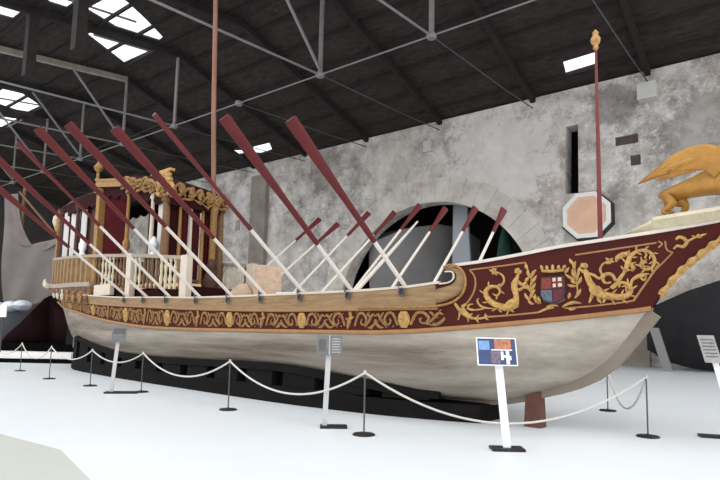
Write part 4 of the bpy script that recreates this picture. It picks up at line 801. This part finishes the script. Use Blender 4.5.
# ---------------------------------------------------------------- golden winged animal on the bow platform
def skin(name,verts,edges,radii,m,parent,sub=2):
    me=bpy.data.meshes.new(name); me.from_pydata(verts,edges,[]); o=bpy.data.objects.new(name,me); COL.objects.link(o)
    md=o.modifiers.new('s','SKIN'); o.modifiers.new('b','SUBSURF').levels=sub; o.modifiers['b'].render_levels=sub
    for i,r in enumerate(radii):
        v=me.skin_vertices[0].data[i]; v.radius=r if isinstance(r,tuple) else (r,r); v.use_root=(i==0)
    dg=bpy.context.evaluated_depsgraph_get(); dg.update(); me2=bpy.data.meshes.new_from_object(o.evaluated_get(dg))
    o.modifiers.clear(); o.data=me2; me2.name=name; me2.materials.clear(); me2.materials.append(m)
    for p in me2.polygons: p.use_smooth=True
    o.parent=parent; return o
t=thing('winged_lion_statue','golden winged lion statue striding on the bow platform at right edge','statue',bw(2.55,0,3.425),BA)
V=[(-.3,0,.42),(0,0,.44),(.35,0,.5),(.55,0,.66),(.68,0,.86),(.84,0,.88),(.98,0,.83),
   (-.42,-.1,.3),(-.34,-.11,.16),(-.5,-.11,.06),(-.42,-.11,.03),
   (-.36,.1,.3),(-.2,.11,.16),(-.26,.11,.06),(-.16,.11,.03),
   (.42,-.1,.32),(.5,-.11,.16),(.46,-.11,.05),(.56,-.11,.03),
   (.44,.1,.34),(.68,.12,.24),(.72,.12,.1),(.82,.12,.06),
   (-.44,.06,.4),(-.5,.13,.26),(-.46,.17,.12),(-.36,.18,.03)]
E_=[(0,1),(1,2),(2,3),(3,4),(4,5),(5,6),(0,7),(7,8),(8,9),(9,10),(0,11),(11,12),(12,13),(13,14),(2,15),(15,16),(16,17),(17,18),(2,19),(19,20),(20,21),(21,22),(0,23),(23,24),(24,25),(25,26)]
RD=[.18,.165,.2,.17,.16,.1,.07, .13,.07,.045,.05, .13,.07,.045,.05, .11,.07,.05,.055, .11,.07,.05,.055, .05,.03,.03,.045]
body=skin('body',V,E_,RD,M['liongold'],t)
mb=MB()
for k in range(26):
    a=k*2.4; h=.5+.5*(k/26); r=.17+.03*math.sin(k)
    c=Vector((.56+.1*(k/26),r*math.cos(a)*.9,.5+.5*(k/26)))
    mb.ball(c,(.07,.06,.08),8,6)
mb.build('mane',M['liongold'],t,True)
for sg in (-1,1):
    # feathered wing swept up and back
    rows=[]
    top=spline([(.36,.6),(.3,.87),(.08,.945),(-.22,.88),(-.5,.71),(-.78,.53)],5); bot=spline([(.22,.46),(.1,.585),(-.08,.6),(-.3,.595),(-.55,.55),(-.78,.515)],5)
    for i,(p,q) in enumerate(zip(top,bot)):
        f=i/(len(top)-1); y=sg*(.2+.12*math.sin(f*PI)+.05*f); r=[]
        for j in range(7):
            g=j/6; th=.035*(1-f*.6)*math.sin(PI*(.1+.8*g))+.012*(j%2)
            r.append((p.x+(q.x-p.x)*g,y+sg*th,p.y+(q.y-p.y)*g))
        for j in range(6,-1,-1):
            g=j/6; r.append((p.x+(q.x-p.x)*g,y-sg*.02,p.y+(q.y-p.y)*g))
        rows.append([(u+(.14 if sg>0 else 0),v_,w_+(.14 if sg>0 else 0)) for u,v_,w_ in r])
    wg=MB().loft(rows).build('wing',M['liongold'],t,True)
    if sg>0: continue
    mb=MB()
    for k in range(7):
        f=k/6; x0=.2-.09*k; z0=.81+.03*math.sin(f*3)-.035*k; x1=-.12-.1*k; z1=.63-.016*k
        def wy(x): f_=max(0,min(1,(.36-x)/1.18)); return sg*(.215+.12*math.sin(f_*PI)+.05*f_)
        pts=spline([(x0,wy(x0)+sg*.012,z0),((x0+x1)/2,wy((x0+x1)/2)+sg*.022,(z0+z1)/2+.02),(x1,wy(x1)+sg*.006,z1)],4)
        mb.tube(pts,[.02,.026,.028,.028,.026,.022,.018,.014,.006],6)
    mb.build('feather_row',M['liongold'],wg,True)

# ---------------------------------------------------------------- cradle and props under the barge
t=thing('display_cradle','long near-black timber cradle carrying the barge hull','cradle',(BL[0],BL[1],0),BA)
PW=[(-18.4,.3),(-17,.72),(-13,1.08),(-9.3,1.2),(-5.6,1.27),(-3.1,1.06),(-1.5,.66),(-.9,.42)]
rows=[]
for s in frange(-18.4,-.9,40):
    y=interp(PW,s); h=.36 if s>-3.2 else .40
    rows.append([(s,-y,0),(s,-y*.98,h-.05),(s,-y*.6,h-.05),(s,y*.6,h-.05),(s,y*.98,h-.05),(s,y,0)])
MB().loft(rows).build('base_sled',M['cradle'],t)
def hullz(s,y):
    k=interp(TAB_KEELZ,s); zl=LZ(s); wl=interp(TAB_LOWW,s); p=2.15
    if s>-2: p=2.15-.8*min(1,(s+2)/3.2)
    if s<-13: p=2.15-.8*min(1,(-13-s)/5.5)
    v=min(.999,y/wl); return k+(zl-k)*(1-(1-v**p)**(1/p))
s=-17.6
while s<-2.0:
    for sg in (-1,1):
        rows=[]
        for ds in (-.46,-.23,0,.23,.46):
            y=interp(PW,s+ds)*.96; zt=max(.40,hullz(s+ds,y*.93)); zi=max(.37,hullz(s+ds,y*.5)-.02)
            rows.append([(s+ds,sg*y*.5,.34),(s+ds,sg*y*1.0,.34),(s+ds,sg*y*.98,zt),(s+ds,sg*y*.5,zi)])
        MB().loft(rows).build('cradle_block',M['cradle'],t)
    s+=1.28
for sg in (-1,1):
    rows=[]
    for s in frange(-17.95,-1.6,40):
        y=interp(PW,s)*.96; zt=max(.41,hullz(s,y*.93)); h=min(.16,max(.03,zt-.38))
        rows.append([(s,sg*y*.9,zt-h),(s,sg*y*1.02,zt-h),(s,sg*y*1.0,zt+.015),(s,sg*y*.9,zt)])
    MB().loft(rows).build('top_rail',M['cradle'],t)
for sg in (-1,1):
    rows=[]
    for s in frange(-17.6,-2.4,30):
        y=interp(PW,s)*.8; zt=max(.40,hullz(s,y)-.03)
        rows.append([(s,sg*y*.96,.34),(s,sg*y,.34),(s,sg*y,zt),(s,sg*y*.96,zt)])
    MB().loft(rows).build('gap_shade_board',M['cradleblack'],t)  # black boards put dark shade into the gaps between cradle blocks
o=MB().loft([[(-.15,-.12,0),(.15,-.12,0),(.15,.12,0),(-.15,.12,0)],[(-.13,-.1,.57),(.13,-.1,.6),(.13,.1,.6),(-.13,.1,.57)]]).build('timber_prop',M['prop'])
o.location=bw(-.06,0,0); o.rotation_euler=(0,0,BA); tag(o,'short red-brown timber prop under the forefoot of the hull','prop')

# ---------------------------------------------------------------- rope barrier
PT=[((648,437),(4.63,9.11),'black barrier post in front of the bow at right, nearer of two'),((0,0),(5.36,12.2),'black barrier post standing beyond the bow, farther of two'),
 ((0,0),(.11,8.76),'black barrier post with round base right of the grey middle sign'),((0,0),(-2.52,11.15),'black barrier post between the grey middle sign and left sign'),
 ((0,0),(-5.28,13.9),'black barrier post just right of the small left sign'),((0,0),(-7.1,15.1),'black barrier post just left of the small left sign'),
 ((0,0),(-9.14,16.84),'black barrier post third from the left frame edge, at the dark red boat'),((0,0),(-11.64,19.56),'black barrier post in front of the white plinth, leftmost in view')]
PT.append((0,(-14.6,22.4),'black barrier post past the left edge'))
proto=None
for i,(_,g,lab) in enumerate(PT):
    if proto is None:
        o=thing('barrier_post',lab,'post',(g[0],g[1],0),0,'rope barrier posts'); proto=o
        MB().lathe([(.17,0),(.175,.012),(.16,.025),(.03,.035),(.02,.05)],n=24).build('base',M['blackmetal'],o,True)
        MB().lathe([(.013,.03),(.013,.93)],n=8).build('pole',M['greymetal'],o,True)
        MB().lathe([(.013,.91),(.024,.92),(.026,.95),(.018,.975),(.004,.98)],n=10).build('cap',M['signgrey'],o,True)
    elif i<8:
        o=copy_tree(proto); o['label']=lab; o.location=(g[0],g[1],0)
ROPES=[(0,2,.75,'pale rope in one long sag below the bow, across the blue sign pole'),(2,3,.47,'pale rope sagging behind the grey middle sign pole'),(3,4,.42,'pale rope sagging right of the small left sign'),
 (4,5,.27,'pale rope sagging behind the small left sign pole'),(5,6,.3,'pale rope sagging in front of the dark cradle at left'),(6,7,.42,'pale rope sagging before the dark red boat prow'),
 (7,8,.45,'pale rope at the left frame edge before the white plinth'),(0,1,.68,'short grey rope looping back between the two posts at right')]
for i,j,sag,lab in ROPES:
    a=Vector((*PT[i][1],.94)); b_=Vector((*PT[j][1],.94)); pts=[]
    for k in range(25):
        f=k/24; p=a.lerp(b_,f)-a; pts.append((p.x,p.y,-4*sag*f*(1-f)))
    o=MB().tube(pts,.017 if i!=3 else .018,8).build('barrier_rope',M['rope'],smooth=True); o.location=a
    tag(o,lab,'rope','ropes of the barrier')

# ---------------------------------------------------------------- information stands
def stand(label,foot,top,pw_,ph_,pole_w,yaw,polem,panelm,tilt=18,plate_=(.44,.26),poff=(0,0),lean=0):
    t=thing('information_stand',label,'sign',(foot[0],foot[1],0),yaw,'information stands along the barrier')
    MB().box((-plate_[0]/2+poff[0],-plate_[1]/2,0),(plate_[0]/2+poff[0],plate_[1]/2,.035)).build('foot_plate',M['blackmetal'],t)
    c,s_=math.cos(yaw),math.sin(yaw); dx,dy=top[0]-foot[0],top[1]-foot[1]
    lx,ly=dx*c+dy*s_,-dx*s_+dy*c
    zc=top[2]-ph_/2
    MB().beam((0,0,.03),(lx*.86,ly*.86+.04,zc),pole_w,.03,(0,1,0)).build('pole',M[polem],t)
    p=MB(); tl=R(tilt)
    def f(x,z,o): return (lx+x+z*lean,ly-o*math.cos(tl)+z*math.sin(tl),zc+z*math.cos(tl)+o*math.sin(tl)*.5)
    p.prism([(-pw_/2,-ph_/2),(pw_/2,-ph_/2),(pw_/2,ph_/2),(-pw_/2,ph_/2)],lambda q:f(q[0],q[1],-.012),lambda q:f(q[0],q[1],.012))
    return t,p.build('panel',M[panelm],t),f
def patch(par,f,x0,x1,z0,z1,m,name,o=.013,poly=None):
    poly=poly or [(x0,z0),(x1,z0),(x1,z1),(x0,z1)]
    return MB().prism(poly,lambda q:f(q[0],q[1],o-.004),lambda q:f(q[0],q[1],o+.003)).build(name,M[m],par)
t,p,f=stand('blue picture panel on white post before the bow, nearest sign','' or (2.06,7.86),(1.925,7.86,1.53),.555,.40,.105,0,'signwhite','signwhite')
patch(p,f,-.262,.262,-.185,.185,'plateblue','print_field')
patch(p,f,-.25,-.10,.02,.15,'lightblue','print_block',.018)
patch(p,f,-.03,.20,.035,.18,'orange','picture',.018)
patch(p,f,-.08,.21,.015,.03,'white','caption_strip',.02)
patch(p,f,-.09,.04,-.17,.01,'violet','picture',.018)
for x0,x1,z0,z1 in ((.05,.085,-.12,0),(.085,.13,-.085,-.055),(.12,.165,-.18,.01),(.165,.19,-.12,-.06)): patch(p,f,x0,x1,z0,z1,'white','white_print_shape',.02)
t,p,f=stand('dark grey double-page panel on grey post before midships','' or (-.53,9.37),(-.48,9.37,1.5),.42,.33,.085,R(3),'signgrey','platedark',18,(.44,.26),(.15,0))
patch(p,f,-.01,.01,-.165,.165,'platelines','page_fold',.013)
for k in range(6): patch(p,f,.04,.18,.1-.045*k,.115-.045*k,'platelines','print_line',.013)
patch(p,f,-.18,-.06,-.1,.1,'greymetal','picture',.013)
t,p,f=stand('small grey panel on slanting grey post near the stern, farthest sign','' or (-5.87,13.58),(-5.77,13.58,1.57),.32,.36,.085,R(10),'signgrey','platedark',18,(.75,.3),(.24,0))
patch(p,f,-.13,.13,.02,.15,'greymetal','picture',.013)
t,p,f=stand('narrow grey panel on slanting white post, cut by right frame edge','' or (6.02,9.1),(5.66,9.1,1.63),.24,.44,.085,R(-18),'signwhite','platelines',10,(.62,.24),(-.2,0),-.2)
for k in range(6): patch(p,f,-.09,.09,.14-.055*k,.16-.055*k,'platedark','print_line',.013)

# ---------------------------------------------------------------- neighbours at far left
o=MB().loft(hull_loft([(-2.3,.15,.7,.85,2),(-1.7,.7,.6,1.2,2),(-1.1,.95,.5,1.62,2),(-.55,1.0,.5,2.2,2),(-.2,.7,.5,2.78,1.8),(-.08,.5,.5,2.92,1.8),(.1,.55,.5,2.6,1.8),(.45,.9,.5,2.3,2),(.95,.95,.5,2.02,2.2),(1.42,.9,.5,1.75,2.2),(1.5,.5,.6,1.65,2.2)])).build('dark_red_boat',M['darkmaroonhull'],smooth=True)
o.location=(-13.8,25.6,0); tag(o,'very dark red boat with peaked end rising under the barge stern','boat')
mb=MB(); mb.box((-18.5,24.6,0),(-12.25,25.6,.78)).box((-18.5,23.85,0),(-12.15,24.6,.17)); o=mb.build('plinth_shade_base',M['cradleblack']); tag(o,'low black base put in as shade beneath the white plinth at far left','plinth')  # black boxes put in as the dark shade below plinth and boat
mb=MB(); rows=[]
for k in range(15):
    x=-18.4+k*.447; y=23.95
    rows.append([(x,y,.19-.01*(k-14)**2/14),(x,y+.6,.17),(x,y+.6,.46),(x,y,.46-.014*(k-14)**2/14)])
o=mb.loft(rows).build('white_plinth',M['white']); tag(o,'low curved white plinth edge on the floor at far left','plinth')
t=thing('small_grey_boat','blue-grey boat with faded red rail at left frame edge','boat',(-18.6,26.8,0),R(10))
rows=hull_loft([(-3,.6,.5,1.75,2.2),(-1,1.1,.35,1.8,2.3),(1,1.1,.35,2.0,2.2),(2.3,.6,.6,2.3,1.8),(3.0,.06,1.0,2.6,1.5)])
MB().loft(rows).build('hull',M['boatgrey'],t,True)
mb=MB()
for j in (0,-1): mb.tube([Vector(r[j])+Vector((0,0,.05)) for r in rows],.07,6)
mb.build('rail',M['boatrail'],t,True)
mb=MB()
for k in range(5): mb.ball((-1+.6*k,-.5+.1*(k%2),2.05+.05*k),(.42,.4,.26),10,6)
o=mb.build('silver_bundle',M['silver'],None,True); o.location=(-17.2,26.8,.25); tag(o,'silvery wrapped bundle lying on the blue-grey boat','bundle')
t=thing('white_notice','small white notice board on thin stem at left frame edge','sign',(-14.95,23.6,0))
MB().tube([(0,0,.4),(0,0,1.9)],.03,6).build('stem',M['greymetal'],t)
MB().box((-.14,-.02,1.9),(.14,.02,2.42)).build('board',M['white'],t)
# hanging sail
mb=MB(); rows=[]
Lf=spline([(-18.6,8.3),(-18.5,6.5),(-18.4,4.5),(-18.2,2.6)],6); Rf=spline([(-17.9,8.4),(-17.5,6.6),(-16.4,5.4),(-14.6,6.4),(-15.3,3.2),(-15.6,2.7)],6); Lf=spline([(-18.6,8.3),(-18.5,7.2),(-18.45,6.0),(-18.4,4.9),(-18.3,3.6),(-18.2,2.6)],6)
for i,(a,b_) in enumerate(zip(Lf,Rf)):
    r=[]
    for j in range(17):
        g=j/16; fz_=.12*math.sin(g*14+i*.25)*(i/len(Lf))
        r.append((a.x+(b_.x-a.x)*g,28.6+fz_,a.y+(b_.y-a.y)*g))
    for j in range(16,-1,-1):
        g=j/16; fz_=.12*math.sin(g*14+i*.25)*(i/len(Lf))
        r.append((a.x+(b_.x-a.x)*g,28.63+fz_,a.y+(b_.y-a.y)*g))
    rows.append(r)
t=thing('hanging_sail','x','sail',(-17.5,28.7,0)); t['label']='grey gauzy sail hanging from a mast at far left edge'
sl_=mb.loft(rows).build('sail_cloth',M['cloth'],None,True); sl_.location=(17.5,-28.7,0); sl_.parent=t
MB().tube([(-.25,.15,0),(-.2,.15,9)],[.1,.08],8).build('mast',M['brown'],t,True)
MB().tube([(-.35,-.05,8.5),(2.7,-.05,5.2)],.06,8).build('yard',M['brown'],t,True)
